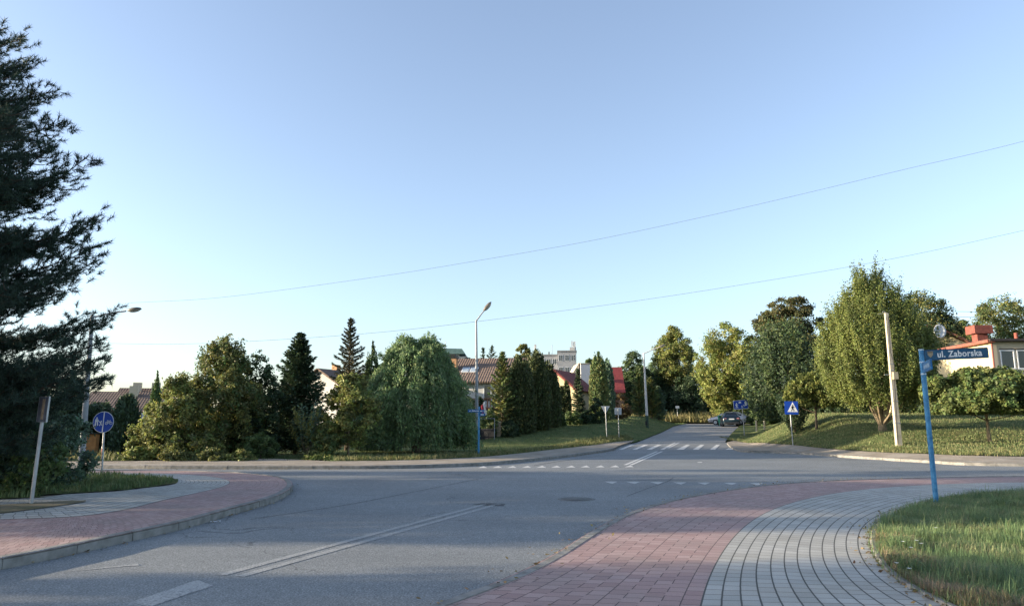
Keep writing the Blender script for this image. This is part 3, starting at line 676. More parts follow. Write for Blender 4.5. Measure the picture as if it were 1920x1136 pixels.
# ---- big pine, left foreground
def pine():
    global rng; rng = np.random.default_rng(5); random.seed(5)
    base = Vector((-11.7, 13.6, 0.14)); Ht = 9.75
    t = thing('pine_tree', 'huge dark pine rising out of the left edge of the photo', 'tree', base); mb = MB()
    prof = [(0.0, 2.4), (0.14, 3.3), (.22, 3.6), (.38, 3.4), (.45, 3.3), (.55, 3.35), (.66, 3.2), (.74, 2.9), (.8, 2.3), (.88, 1.8), (.95, 1.3), (1, .2)]
    mb.tube([(0, 0, -.2), (.05, 0, 2), (0, .05, 5), (.03, 0, 8), (0, 0, Ht)], [.24, .2, .15, .09, .02], 10)
    T = []; TD = []
    EX = []
    for px_, py_ in ((228, 588), (205, 495), (198, 436), (192, 372), (186, 312), (200, 668), (196, 692), (150, 630)):
        tipp = at(px_, py_, 13.6)-base; EX.append((random.uniform(-.12, .12)+(.18 if py_ > 600 else 0), (tipp.z-.12*tipp.x)/Ht, tipp.x-.4))
    nb = 135
    for b in range(nb):
        h = .13+.87*(b+rng.random())/nb; th = b*2.39996+rng.normal(0, .3); L = float(profile(prof, h))*rng.uniform(.68, 1.06)
        if h*Ht < 3.3 and math.sin(th) < .35: L *= .45
        if b >= nb-len(EX):
            th, h, L = EX[b-nb+len(EX)]
        d = Vector((math.cos(th), math.sin(th), 0)); sd = Vector((-d.y, d.x, 0)); z0 = h*Ht-.15*L
        rise = rng.uniform(-.12, .12)+.25*h
        pts = [Vector((0, 0, z0))+d*L*q+sd*L*.06*math.sin(q*4+b)+Vector((0, 0, L*(rise*q+.16*q**3-.05*math.sin(q*3)))) for q in np.linspace(0, 1, 8)]
        mb.tube(pts, list(np.linspace(.045*(1-h)+.018, .006, 8)), 5, cap=False)
        ns = int(5+L*7)
        for k in range(ns):
            q = .25+.75*(k+rng.random())/ns; i = min(6, int(q*7)); p = pts[i].lerp(pts[i+1], q*7-i)
            sgn = 1 if k % 2 else -1; sl = (.28+.36*L*(1.02-q))*rng.uniform(.6, 1.1)
            e = (d*.75+sd*sgn*.85+Vector((0, 0, rng.uniform(-.12, .45)))).normalized()
            mb.tube([p, p+e*sl*.5+Vector((0, 0, -.02)), p+e*sl+Vector((0, 0, .04))], [.011, .008, .004], 4, cap=False)
            for j in range(max(3, int(sl/.085))):
                s_ = 1-j*.085/sl; 
                if s_ < .1: break
                e2 = (e+Vector(rng.normal(size=3))*.35).normalized(); T.append(p+e*sl*s_+Vector(rng.normal(size=3))*.09); TD.append((e2+Vector((0, 0, .5))).normalized())
        T.append(pts[-1]); TD.append((pts[-1]-pts[-2]).normalized())
    T = np.array(T); TD = np.array(TD); K = 46; gi = np.repeat(np.arange(len(T)), K); n_ = len(gi)
    D = unit(TD[gi]*.9+rng.normal(size=(n_, 3))*.75+np.array([0, 0, .15])); L = rng.uniform(.08, .15, n_)
    C = T[gi]+D*(L*.5)[:, None]+TD[gi]*(rng.uniform(-.12, .06, n_))[:, None]; U = unit(np.cross(D, rng.normal(size=(n_, 3))))
    leaf_mesh('needles', C, D, U, L, .012, tints(n_, [(.035, .062, .045), (.045, .075, .05), (.028, .05, .036)], .2, gi), NEEDLE, t, tri=True)
    mb.build('trunk', mat('pine_bark', (.09, .065, .045), .95, (.05, .038, .028), 8, .8, 30), t)
pine()
# undergrowth beneath the pine
broadleaf('shrub', 'grey green bush under the big pine behind the narrow sign post', B(48, 17.5), 2.35, [(0, 1.0), (.3, 1.5), (.7, 1.15), (1, .3)], 60, 14, 22, .10, BLUEG, seed=21, trunk_r=.05, cat='shrub', lobe_r=.25, cb=.02, droop=.3)
broadleaf('shrub', 'dark bush at the far left edge beneath the pine', B(-60, 16.5), 2.6, [(0, 1.2), (.3, 1.9), (.7, 1.5), (1, .3)], 60, 14, 20, .10, DKG, seed=22, trunk_r=.05, cat='shrub', lobe_r=.25, cb=.02)
broadleaf('sapling', 'wispy sapling trailing onto the left verge beside the narrow sign post', B(78, 15.6), 1.5, [(0, .35), (.5, .65), (1, .3)], 16, 10, 16, .09, MIDG, seed=23, trunk_r=.025, cat='shrub', cb=.05, droop=.4)

# ---- trees beyond the junction, left
TG = 'trees in the gardens beyond the junction'
def bl(name, label, px, d, top, hw, **k):
    b = B(px, d) if not k.get('foot') else back(BH(*k['foot']), k.pop('push', 0)); d = b.y; k.pop('foot', 0); prof = k.pop('shape', [(0, .5), (.15, .85), (.4, 1), (.7, .85), (.9, .5), (1, .15)])
    r = rad(hw, d); return broadleaf(name, label, b, topz(px, top, d, b), [(h, q*r) for h, q in prof], **k)
bl('olive_toned_tree', 'tall ragged olive green tree with spiky top, sunlit on its left side', 415, 34, 640, 78, shape=[(0, .75), (.2, .95), (.5, .95), (.72, .72), (.88, .42), (1, .08)], lobes=150, sub=12, K=26, leaf=.13, cols=OLIVE+MIDG[:1], lobe_r=.2, upr=.35, spike=.55, seed=31, trunk_r=.16, cb=.03, noise=.3)
bl('bushy_tree', 'low wide yellow green bush spreading left of the tall ragged tree', 325, 31.5, 708, 78, shape=[(0, 1), (.25, .97), (.5, .74), (.75, .48), (.92, .25), (1, .08)], lobes=110, sub=12, K=26, leaf=.13, cols=YELLOW+OLIVE, lobe_r=.2, upr=.15, seed=32, trunk_r=.1, cb=.02, droop=.3, noise=.25)
bl('dark_bushy_tree', 'dark green tree filling the gap right of the tall ragged tree', 478, 35, 672, 48, shape=[(0, .9), (.3, 1), (.6, .9), (.85, .6), (1, .2)], lobes=80, sub=12, K=22, leaf=.13, cols=DKG+MIDG[2:], lobe_r=.25, seed=33, trunk_r=.1, cb=.02, spike=.3)
bl('shrub', 'rounded green shrub at the right foot of the ragged tree, by the driveway', 492, 31.8, 815, 32, lobes=26, sub=10, K=26, leaf=.09, cols=MIDG, seed=34, trunk_r=.03, cb=.05, cat='shrub')
for i, (px, top, hw, cl, lb) in enumerate(((262, 838, 22, YELLOW, 'small yellowish shrub at the left end of the sunlit garden edge'), (330, 842, 40, OLIVE, 'low creeping juniper like shrub below the wide yellow green bush'), (400, 845, 38, OLIVE, 'low straggly shrub below the ragged tree'), (455, 848, 30, OLIVE+YELLOW, 'small straw coloured shrub between ragged tree and driveway'))):
    bl('low_shrub', lb, px, 29.9, top, hw, shape=[(0, 1), (.5, .85), (1, .3)], lobes=30, sub=8, K=18, leaf=.11, cols=cl, seed=40+i, trunk_r=0, cb=.05, cat='shrub', group='low shrubs along the far kerb', droop=.2)
b = B(556, 37); spruce('conifer', 'dark full conifer with pointed top between ragged tree and narrow spruce', b, topz(556, 625, 37, b), [(0, rad(58, 37)), (.35, rad(56, 37)), (.6, rad(38, 37)), (.8, rad(22, 37)), (1, .06)], 210, DKG, 51, leaf=.19, dens_=190, up=.25, spread=.45)
b = B(651, 41); spruce('spruce_tree', 'narrow brownish green spruce, tallest of the trees beside the willow', b, topz(651, 597, 41, b), [(0, rad(38, 41)), (.3, rad(36, 41)), (.5, rad(34, 41)), (.7, rad(25, 41)), (.85, rad(14, 41)), (1, .05)], 130, [(.06, .065, .035), (.05, .055, .035), (.075, .07, .04)], 52, leaf=.18, dens_=95, up=.12)
b = B(694, 42); thuja('cypress_tree', 'slim dark cypress spire between spruce and willow', b, topz(694, 643, 42, b), rad(26, 42), 9000, DKG+MIDG, 53, prof=[(0, .9), (.4, 1), (.7, .7), (.9, .3), (1, .03)])
bl('small_maple', 'small yellow green tree on thin trunks before the narrow spruce', 655, 33, 700, 56, shape=[(0, 0), (.2, .2), (.3, .8), (.5, 1), (.75, .85), (.92, .5), (1, .15)], lobes=60, sub=12, K=26, leaf=.14, cols=YELLOW+OLIVE, lobe_r=.27, seed=54, trunk_r=.05, cb=.22, noise=.2, m=BARK_LIGHT)
b = B(579, 33); upright('feathery_shrub', 'feathery grey green shrub with outspread twigs right of the driveway', b, topz(579, 770, 33, b), [(0, .15), (.3, .5), (.6, .85), (1, .75)], 9, 90, 26, .11, OLIVE+BLUEG, 55, sr0=.02, cb=.25, sig=(.06, .22), cat='shrub')
bl('shrub', 'leafy shrub below the small yellow green tree', 618, 32.2, 805, 34, lobes=30, sub=10, K=24, leaf=.11, cols=OLIVE+MIDG, seed=56, trunk_r=.03, cb=.05, cat='shrub')
bl('low_shrub', 'pale lime groundcover shrub on the corner of the driveway', 602, 30.8, 855, 30, shape=[(0, 1), (.5, .9), (1, .4)], lobes=24, sub=8, K=18, leaf=.10, cols=YELLOW, seed=57, trunk_r=0, cb=.05, cat='shrub')
b = B(782, 38.5); r = rad(92, 38.5)
willow('willow_tree', 'large weeping willow with hanging grey green curtains', b, topz(782, 640, 38.5, b), [(0, r), (.3, r*1.02), (.6, r*.9), (.8, r*.72), (.92, r*.5), (1, r*.3)], 2700, WILL, 58)
# dark garden mass far left
for i, (px, d, top, hw, cl, lb) in enumerate(((20, 33, 735, 85, DKG, 'dark garden tree behind the trunk of the pine'), (128, 34, 712, 50, DKG+BLUEG, 'dark tree behind the leaning lamp post'), (185, 36, 750, 40, DKG, 'dark tree behind the round blue sign'), (-110, 34, 700, 90, DKG, 'dark tree beyond the left edge behind the pine'))):
    bl('garden_tree', lb, px, d, top, hw, lobes=55, sub=12, K=20, leaf=.15, cols=cl, seed=60+i, trunk_r=.12, cb=.08, shape=[(0, .7), (.2, .9), (.5, 1), (.8, .75), (1, .2)])
b = B(236, 35); thuja('columnar_conifer', 'dense dark blue green conifer just right of the round blue sign', b, topz(236, 742, 35, b), rad(27, 35), 9000, BLUEG+DKG, 65)
b = B(288, 62); thuja('cypress_tree', 'tiny pointed cypress rising over the far left roofs', b, topz(288, 697, 62, b), rad(11, 62), 4000, MIDG, 66, leaf=.22, prof=[(0, 1), (.5, .9), (.8, .45), (1, .03)])
# ---- centre: gardens and hedge
for i, (px, d, top, hw, n_, lb) in enumerate(((975, 54, 670, 25, 15000, 'broad thuja column, leftmost of the tall hedge group'), (1005, 56, 658, 24, 14000, 'tallest thuja column in the middle of the hedge group'), (1027, 58, 680, 20, 11000, 'thuja column at the right end of the tall hedge group'), (1044, 61, 716, 10, 4000, 'slim dark thuja in front of the left half of the yellow gable'), (1054, 62, 726, 8, 3500, 'shortest slim thuja before the yellow gable'), (1063, 62, 716, 9, 4000, 'slim thuja before the middle of the yellow gable'), (1124, 66, 662, 19, 10000, 'tall sunlit columnar thuja hiding the right side of the yellow house'), (1140, 69, 674, 15, 9000, 'grey green columnar conifer before the red roof'))):
    b = B(px, d); thuja('thuja_tree', lb, b, topz(px, top, d, b), rad(hw*(1.22 if i < 3 else 1), d), int(n_*1.25), (BLUEG if i == 7 else OLIVE+MIDG if i == 6 else [(.06, .08, .03), (.075, .09, .035), (.045, .06, .026)]), 70+i, group='columnar thujas in the corner garden', leaf=.2)
b = B(942, 53); spruce('young_spruce', 'sunlit young conifer at the left of the thuja hedge', b, topz(942, 660, 53, b), [(0, rad(32, 53)), (.4, rad(26, 53)), (.7, rad(16, 53)), (1, .05)], 120, OLIVE+MIDG, 80, leaf=.24, dens_=80, up=.3)
b = B(1085, 63); spruce('young_spruce', 'dark young conifer standing before the yellow gable', b, topz(1085, 692, 63, b), [(0, rad(17, 63)), (.4, rad(12, 63)), (.7, rad(7, 63)), (1, .05)], 110, DKG, 81, leaf=.22, dens_=60, up=.1)
for i, (px, d, top, hw, cl, lb) in enumerate(((888, 54, 735, 26, DKG, 'dark shrub behind the two street name posts'), (868, 50, 770, 18, MIDG, 'shrub between the willow and the stone gate post'), (918, 52, 772, 18, MIDG, 'loose shrub below the flag'), (955, 52, 790, 22, DKG, 'low dark shrub right of the stone gate post'), (1050, 59, 772, 12, MIDG, 'rounded clipped shrub at the foot of the slim thujas'), (1075, 60, 770, 16, MIDG, 'low hedge shrub below the yellow gable'), (1098, 61, 768, 16, DKG, 'low hedge shrub below the tall sunlit thuja'), (1118, 62, 745, 18, DKG, 'dark shrub left of the triangular sign back'), (1165, 70, 738, 20, [(.16, .10, .05), (.13, .11, .05), (.18, .13, .06)], 'reddish brown shrub behind the square sign back'))):
    bl('garden_shrub', lb, px, d, top, hw, lobes=28, sub=10, K=20, leaf=.15, cols=cl, seed=90+i, trunk_r=.03, cb=.04, cat='shrub', group='shrubs along the corner garden')
bl('round_tree', 'round sunlit tree top rising behind the thuja hedge', 983, 96, 638, 24, lobes=40, sub=12, K=20, leaf=.3, cols=OLIVE, seed=101, cb=.3)
for i, (px, top, hw, lb) in enumerate(((905, 652, 8, 'left of two small firs above the brown roof'), (922, 648, 13, 'right of two small firs above the brown roof'))):
    b = B(px, 105); spruce('fir_tree', lb, b, topz(px, top, 105, b), [(0, rad(hw*2.2, 105)), (.8, rad(hw*.8, 105)), (1, .05)], 70, DKG, 104+i, leaf=.4, dens_=45, up=.0, group='small firs above the brown roof')
# ---- background wood behind the side road
bk = [(1108, 128, 664, 18, MIDG, 'small tree top before the apartment block'), (1165, 112, 684, 26, MIDG, 'mid green tree behind the red roof'), (1192, 106, 660, 32, DKG+MIDG, 'bushy dark green tree left of the tall lamp'),
      (1245, 100, 668, 40, MIDG, 'tree behind the tall lamp arm'), (1268, 94, 616, 38, YELLOW+OLIVE, 'tall tree with bare lower trunks right of the lamp'), (1232, 96, 700, 40, DKG, 'dark understorey tree right of the tall lamp'), (1300, 92, 700, 44, DKG, 'dark understorey tree under the tall tree'),
      (1335, 92, 735, 34, DKG, 'low dark tree above the parked cars'), (1438, 74, 700, 36, DKG+MIDG, 'dark tree behind the blue residential zone sign'), (1410, 88, 640, 40, MIDG, 'green tree behind the bright yellow green tree')]
for i, (px, d, top, hw, cl, lb) in enumerate(bk):
    tall = i == 4; d += 12 if 1230 < px < 1340 else 0
    bl('wood_tree', lb, px, d, top, hw, lobes=110, sub=12, K=20, leaf=.26, cols=cl, seed=110+i, cb=.42 if tall else .05, trunk_r=.22, group='trees of the wood behind the side road', noise=.25, m=BARK_LIGHT if tall else WOODM,
       shape=[(0, 0), (.4, .4), (.5, .9), (.75, 1), (.9, .65), (1, .2)] if tall else [(0, .9), (.3, 1), (.6, .95), (.85, .6), (1, .15)])
for i, (px, d, top, hw, lb) in enumerate(((1200, 78, 700, 14, 'pointed sunlit conifer just left of the tall lamp'), (1222, 79, 708, 17, 'pointed sunlit conifer just right of the tall lamp'), (1236, 80, 725, 12, 'small bluish conifer right of the tall lamp'))):
    b = B(px, d); spruce('garden_conifer', lb, b, topz(px, top, d, b), [(0, rad(hw*1.1, d)), (.5, rad(hw, d)), (.8, rad(hw*.5, d)), (1, .05)], 100, OLIVE+MIDG if i < 2 else BLUEG, 125+i, leaf=.26, dens_=60, up=.45, group='conifers by the tall lamp')
bl('horse_chestnut', 'large bright yellow green tree over the parked cars', 1370, 84, 608, 62, lobes=120, sub=14, K=24, leaf=.25, cols=YELLOW+OLIVE[:1], lobe_r=.24, seed=130, cb=.17, trunk_r=.3, noise=.2, shape=[(0, .1), (.2, .45), (.35, .8), (.6, 1), (.8, .85), (.93, .5), (1, .15)])
bl('larch_tree', 'high brownish tree crown above the row behind the crossing sign', 1495, 78, 556, 60, lobes=130, sub=12, K=22, leaf=.24, cols=[(.12, .115, .045), (.09, .09, .04), (.06, .075, .035)], seed=131, cb=.4, trunk_r=.3, lobe_r=.2, noise=.2, flat=.6, shape=[(0, .1), (.4, .6), (.6, 1), (.8, 1.05), (.92, .8), (1, .45)])
b = B(1478, 57); r = rad(70, 57)
upright('hornbeam_tree', 'broad upright tree standing behind the umbrella shaped tree on the bank', b, topz(1478, 612, 57, b), [(0, r*.7), (.15, r*.95), (.45, r), (.7, r*.75), (.88, r*.45), (1, r*.08)], 14, 1100, 34, .19, MIDG[2:]+DKG+HORN[2:], 132, cb=.05, sig=(.22, .55), nz=.2)
b = BH(1657, 833); back(b, 2.3); r = rad(114, b.y)
upright('hornbeam_tree', 'biggest upright tree with many stems behind the concrete pole', b, topz(1645, 526, b.y, b), [(0, r*.1), (.15, r*.3), (.22, r*.62), (.3, r*.86), (.42, r*.95), (.55, r*.9), (.68, r*.74), (.8, r*.52), (.9, r*.3), (.96, r*.17), (1, r*.04)], 26, 2500, 62, .105, [(.185, .215, .06), (.15, .18, .052), (.10, .125, .042)], 133, cb=.2, sig=(.10, .36), nz=.16, fill=.25, furrow=.22, shoots=26, sr0=.10).scale = (1, .72, 1)
bl('umbrella_tree', 'small umbrella shaped tree left of the big many stemmed tree', 1520, 41.5, 703, 56, foot=(1533, 826), push=2.2, shape=[(0, 0), (.42, 0), (.46, .8), (.6, 1), (.8, .92), (.95, .6), (1, .25)], zmin=.43, lobes=120, sub=14, K=28, leaf=.14, cols=[(.20, .22, .06), (.16, .185, .055), (.12, .145, .045)], lobe_r=.18, seed=134, cb=.47, trunk_r=.085, droop=.25, aspect=.8, m=WOODM, group='umbrella shaped trees on the bank', inner=.4).scale = (1, .6, 1)
bl('umbrella_tree', 'wide flat topped umbrella tree before the cream house at the right edge', 1852, 36.5, 697, 104, foot=(1856, 833), shape=[(0, 0), (.40, 0), (.44, .75), (.55, .96), (.75, 1), (.9, .75), (1, .3)], zmin=.42, lobes=190, sub=16, K=26, leaf=.14, cols=HORN+MIDG[:1], lobe_r=.14, seed=135, cb=.47, trunk_r=.085, droop=.25, aspect=.8, m=BARK_LIGHT, group='umbrella shaped trees on the bank', inner=.5)
b = BH(1492, 817); upright('stemmed_shrub', 'dark vase shaped shrub behind the pedestrian crossing sign', b, topz(1490, 755, b.y, b), [(0, .25), (.3, .55), (.6, .85), (1, .95)], 14, 150, 30, .12, DKG, 136, bark=WOODM, sr0=.035, cb=.1, sig=(.08, .2), cat='shrub')
for i, (px, d, top, hw, cl, lb) in enumerate(((1800, 46, 742, 45, DKG+MIDG, 'dark hedge bush behind the left half of the wide umbrella tree'), (1885, 46, 742, 48, DKG+MIDG, 'dark hedge bush behind the right half of the wide umbrella tree'), (1588, 52, 716, 58, DKG, 'dark hedge tree in the shade left of the big many stemmed tree'), (1722, 49, 690, 42, DKG+MIDG, 'dark tree between the big many stemmed tree and the cream house'), (1748, 62, 550, 60, OLIVE+DKG, 'taller tree behind the right shoulder of the big many stemmed tree'), (1820, 74, 606, 34, OLIVE+MIDG, 'small tree behind the red roof vent'), (1905, 66, 562, 62, OLIVE+MIDG, 'rounded tree behind the cream house at the right edge'))):
    bl('bank_tree', lb, px, d, top, hw, shape=[(0, .7), (.3, 1), (.7, 1), (.88, .8), (1, .4)], lobes=130 if i > 3 else 80, sub=12, K=22, leaf=.2, cols=cl, seed=140+i, cb=.05 if i < 4 else .25, trunk_r=.15, noise=.22)
# ---- unseen trees placed outside the frame on the left to shade the junction
for i, (x, y, h, r) in enumerate(((-34, -4.5, 11, 4.4), (-33, 2.2, 11.5, 3.7), (-35, 11.2, 12, 3.6), (-38, 16.6, 11, 3.4), (-52, 19.4, 12, 3.0), (-50, -1, 13, 4.4), (-48, 40, 12, 5), (-56, 47, 12, 5))):
    broadleaf('unseen_shade_tree', 'unseen leafy tree left of the pine, placed to shade the junction', Vector((x, y, .1)), h, [(0, r*.8), (.2, r), (.6, r*.95), (.85, r*.6), (1, r*.1)], 60, 12, 16, .3, MIDG, seed=200+i, cb=.02, group='unseen shade trees left of the view')

# ------------------------------------------------------------------ grass
def tuft_pts(poly, nc, n, sg, seed):
    r = np.random.default_rng(seed); P = np.array(poly); G = r.uniform(P.min(0), P.max(0), (nc*4, 2)); G = G[inpoly(G, poly)][:nc]; q = G[r.integers(0, len(G), n)]+r.normal(size=(n, 2))*sg; return q[inpoly(q, poly)]
def grass(name, poly, n, hgt, wd, cols, z0=0.14, lean=0.5, seed=1, dens_fn=None, label=None, pts=None):
    global rng; rng = np.random.default_rng(seed)
    P = np.array(poly); lo, hi = P.min(0), P.max(0); G = rng.uniform(lo, hi, (int(n*3.0), 2)); G = G[inpoly(G, poly)][:n]
    if pts is not None: G = pts
    if dens_fn is not None: G = G[dens_fn(G)]
    k = len(G); z = np.array([H(a, b) for a, b in G])+z0
    hh = hgt*rng.uniform(.45, 1.35, k)*(1+.55*anoise(G[:, 0]*1.3, G[:, 1]*.35, seed)+.3*anoise(G[:, 0]*5.1, G[:, 1]*1.3, seed+1)); az = 5*anoise(G[:, 0]*1.1, G[:, 1]*.3, seed+7)+rng.normal(0, 1.1, k)
    t = np.stack([np.cos(az), np.sin(az), np.zeros(k)], 1); u = np.stack([-np.sin(az), np.cos(az), np.zeros(k)], 1)
    ln = lean*rng.uniform(.1, 1.3, k)
    b = np.stack([G[:, 0], G[:, 1], z-.01], 1); m_ = b+t*(ln*.35*hh)[:, None]; m_[:, 2] += hh*.6; e = b+t*(ln*hh)[:, None]; e[:, 2] += hh*(1-.35*ln)
    W = (wd*rng.uniform(.6, 1.3, k))[:, None]
    V = np.stack([b-u*W/2, b+u*W/2, m_+u*W*.38, m_-u*W*.38, e+u*W*.06, e-u*W*.06], 1)
    me = bpy.data.meshes.new(name); me.vertices.add(k*6); me.vertices.foreach_set('co', V.astype(np.float32).ravel())
    idx = np.arange(k*6).reshape(k, 6)[:, [0, 1, 2, 3, 3, 2, 4, 5]]
    me.loops.add(k*8); me.loops.foreach_set('vertex_index', idx.astype(np.int32).ravel()); me.polygons.add(k*2); me.polygons.foreach_set('loop_start', np.arange(0, k*8, 4, dtype=np.int32))
    try: me.polygons.foreach_set('loop_total', np.full(k*2, 4, dtype=np.int32))
    except Exception: pass
    c = np.ones((k, 6, 4), np.float32); patchy = anoise(G[:, 0]*2.1+3, G[:, 1]*.8, seed+3)
    cc = np.array(cols); pick = np.clip(((patchy+.6)/1.2*len(cc)+rng.normal(0, .7, k)), 0, len(cc)-1).astype(int); c[:, :, :3] = (cc[pick]*(1+rng.normal(0, .18, (k, 1))))[:, None, :]
    a = me.color_attributes.new('tint', 'FLOAT_COLOR', 'POINT'); a.data.foreach_set('color', np.clip(c, .003, 1).ravel()); me.update(calc_edges=True); me.materials.append(BLADE)
    o = bpy.data.objects.new(name, me); COL.objects.link(o); tag(o, label, None, None, 'stuff'); o['category'] = 'grass'; return o
GC = [(.09, .145, .055), (.12, .175, .065), (.155, .20, .08), (.20, .22, .095), (.29, .26, .13)]
GN = [(.12, .19, .08), (.145, .225, .095), (.18, .26, .11), (.215, .27, .115), (.31, .30, .16)]
GL = [(.09, .125, .045), (.13, .155, .06), (.19, .19, .08), (.27, .24, .11)]
ng = [p for p in offset(greyin, -.1) if p[1] > 4.5 and p[0] < 17] + [(17, 9.5), (6.5, 4.5)]
grass('grass', ng, 250000, .125, .0042, GN, .13, 1.1, 301, label='long tangled grass on the near right corner')
ngd = [p for p in offset(greyin, -.08) if 5 < p[1] < 9.6]; ngd = ngd+[(p[0]+.45, p[1]) for p in ngd[::-1]]
grass('grass_tufts', ng, 10, .18, .005, GN[:4], .13, 1.4, 315, label='thick tangled tufts in the near right grass', pts=tuft_pts(ng, 130, 42000, .12, 5))
grass('grass_tufts', ng, 10, .16, .005, GN[2:], .13, 1.1, 316, label='yellowish tufts in the near right grass', pts=tuft_pts(ng, 50, 14000, .13, 6))
grass('tall_grass', ng, 5000, .22, .005, GN[1:], .13, .8, 311, label='taller seeding stalks standing out of the near right grass')
grass('grass_fringe', [(p[0]-.02, p[1]) for p in offset(greyin, .0) if 5.5 < p[1] < 15.5]+[(p[0]+.3, p[1]) for p in offset(greyin, .0) if 5.5 < p[1] < 15.5][::-1], 9000, .13, .006, GN, .13, 1.5, 312, label='grass spilling over the pavement edging on the near right')
grass('dry_grass', ngd, 12000, .11, .006, [(.36, .27, .17), (.28, .22, .13), (.20, .18, .09)], .13, 1.2, 302, label='dry straw coloured grass along the pavement edging')
vl = [p for p in verge_l if p[0] > -20]
grass('grass', [(a, b) for a, b in offset(verge_l, .12) if a > -20.5], 26000, .13, .016, GC[:4], .14, .6, 303, label='uneven grass on the left verge under the pine')
grass('grass', [(-60, 28.4), (-25, 28.4), (-15.3, 29.5), (-16.5, 33), (-60, 33)], 16000, .28, .03, GL, .12, .5, 304, label='sunlit grass strip left of the driveway along the far road')
fg = [p for p in far_grass]
grass('grass', fg+[(x, y+3.0) for x, y in fg[::-1]], 36000, .16, .02, GL, .12, .5, 305, label='rough grass along the far pavement before the willow')
grass('grass', lawnL, 90000, .10, .03, GC[:4], .05, .5, 306, dens_fn=lambda G: (G[:, 0] > -14), label='mown lawn between the willow and the side road')
grass('grass', [p for p in gr if p[0] < 36]+[(36, 50), (22, 56), (19, 60)], 90000, .10, .022, GC[1:], .12, .5, 307, label='grass covering the bank right of the side road')
grb = [p for p in gr if 13.5 < p[0] < 36]
grass('grass', grb+[(x, y+3.2) for x, y in grb[::-1]], 40000, .13, .02, GL, .12, .5, 308, label='pale dry grass along the right far kerb')
grass('grass', [(-10, 96.4), (14, 94.9), (30, 91.5), (31, 98), (-10, 103)], 9000, .7, .14, [(.20, .18, .07), (.16, .16, .06), (.24, .2, .09)], .2, .4, 309, label='tall yellow weeds beyond the bend of the side road')
# daisies
def flower(p, h):
    t = thing('wild_flower', 'small white flower in the long grass of the near right corner', 'flower', p, random.uniform(0, 6), 'white flowers in the near grass')
    MB().tube([(0, 0, 0), (.01, 0, h*.5), (.0, .01, h)], .0025, 5).build('stem', mat('flower_stem', (.08, .12, .04), .8), t)
    mb = MB()
    for k in range(9):
        a = k*2*math.pi/9; c, s = math.cos(a), math.sin(a); c2, s2 = math.cos(a+.3), math.sin(a+.3); c3, s3 = math.cos(a-.3), math.sin(a-.3)
        mb.quad((0, 0, h), (c3*.015, s3*.015, h+.004), (c*.024, s*.024, h+.006), (c2*.015, s2*.015, h+.004))
    mb.build('petals', mat('white_petal', (.75, .75, .72), .7), t)
for px, py in ((1698, 1063), (1724, 1066), (1733, 1072), (1714, 1085), (1687, 1112), (1759, 1029), (1711, 1126)):
    x, y = hit(px, py+10); flower((x, y, H(x, y)+.14), random.uniform(.16, .22))

# ------------------------------------------------------------------ signs and posts
def text_mesh(s, size, bold=0.0):
    cu = bpy.data.curves.new('lettering', 'FONT'); cu.body = s; cu.size = size; cu.extrude = 0.0008; cu.offset = bold; cu.align_x = 'LEFT'; cu.align_y = 'CENTER'; cu.space_character = 1.08
    o = bpy.data.objects.new('tmp', cu); COL.objects.link(o); bpy.context.view_layer.update()
    me = bpy.data.meshes.new_from_object(o.evaluated_get(bpy.context.evaluated_depsgraph_get())); bpy.data.objects.remove(o)
    me.materials.clear(); me.transform(Matrix.Rotation(math.pi/2, 4, 'X')); me.name = 'lettering'; return me
def rrect(w, h, r, n=5, cx=0, cz=0):
    out = []
    for sx, sz, a0 in ((1, 1, 0), (-1, 1, 90), (-1, -1, 180), (1, -1, 270)):
        for k in range(n): a = R(a0+90*k/(n-1)); out.append((cx+sx*(w/2-r)+r*math.cos(a), cz+sz*(h/2-r)+r*math.sin(a)))
    return out
def circ(cx, cz, r, n=24): return [(cx+r*math.cos(2*math.pi*k/n), cz+r*math.sin(2*math.pi*k/n)) for k in range(n)]
def stroke(mb, pts, wd, y0, y1):
    for i in range(len(pts)-1):
        a, b = Vector(pts[i]), Vector(pts[i+1]); d = (b-a).normalized(); s = Vector((-d.y, d.x))*wd/2
        mb.prism([tuple(a-s), tuple(b-s), tuple(b+s), tuple(a+s)], y0, y1)
def leanto(px0, py0, px1, py1, d):
    """lean angle (about Y) that remains after perspective"""
    a, b = at(px0, py0, d), at(px1, py1, d); return math.atan2(b.x-a.x, b.z-a.z)
def person_shape(mb, x, z, s, y0, y1):   # walking pedestrian, height s
    mb.prism(circ(x+.02*s, z+.90*s, .09*s, 12), y0, y1)
    mb.prism([(x-.12*s, z+.42*s), (x+.10*s, z+.42*s), (x+.13*s, z+.78*s), (x-.10*s, z+.79*s)], y0, y1)
    stroke(mb, [(x-.02*s, z+.45*s), (x-.18*s, z)], .12*s, y0, y1); stroke(mb, [(x+.02*s, z+.45*s), (x+.12*s, z+.24*s), (x+.22*s, z)], .12*s, y0, y1)
    stroke(mb, [(x-.09*s, z+.74*s), (x-.22*s, z+.45*s)], .08*s, y0, y1); stroke(mb, [(x+.11*s, z+.74*s), (x+.27*s, z+.5*s)], .08*s, y0, y1)

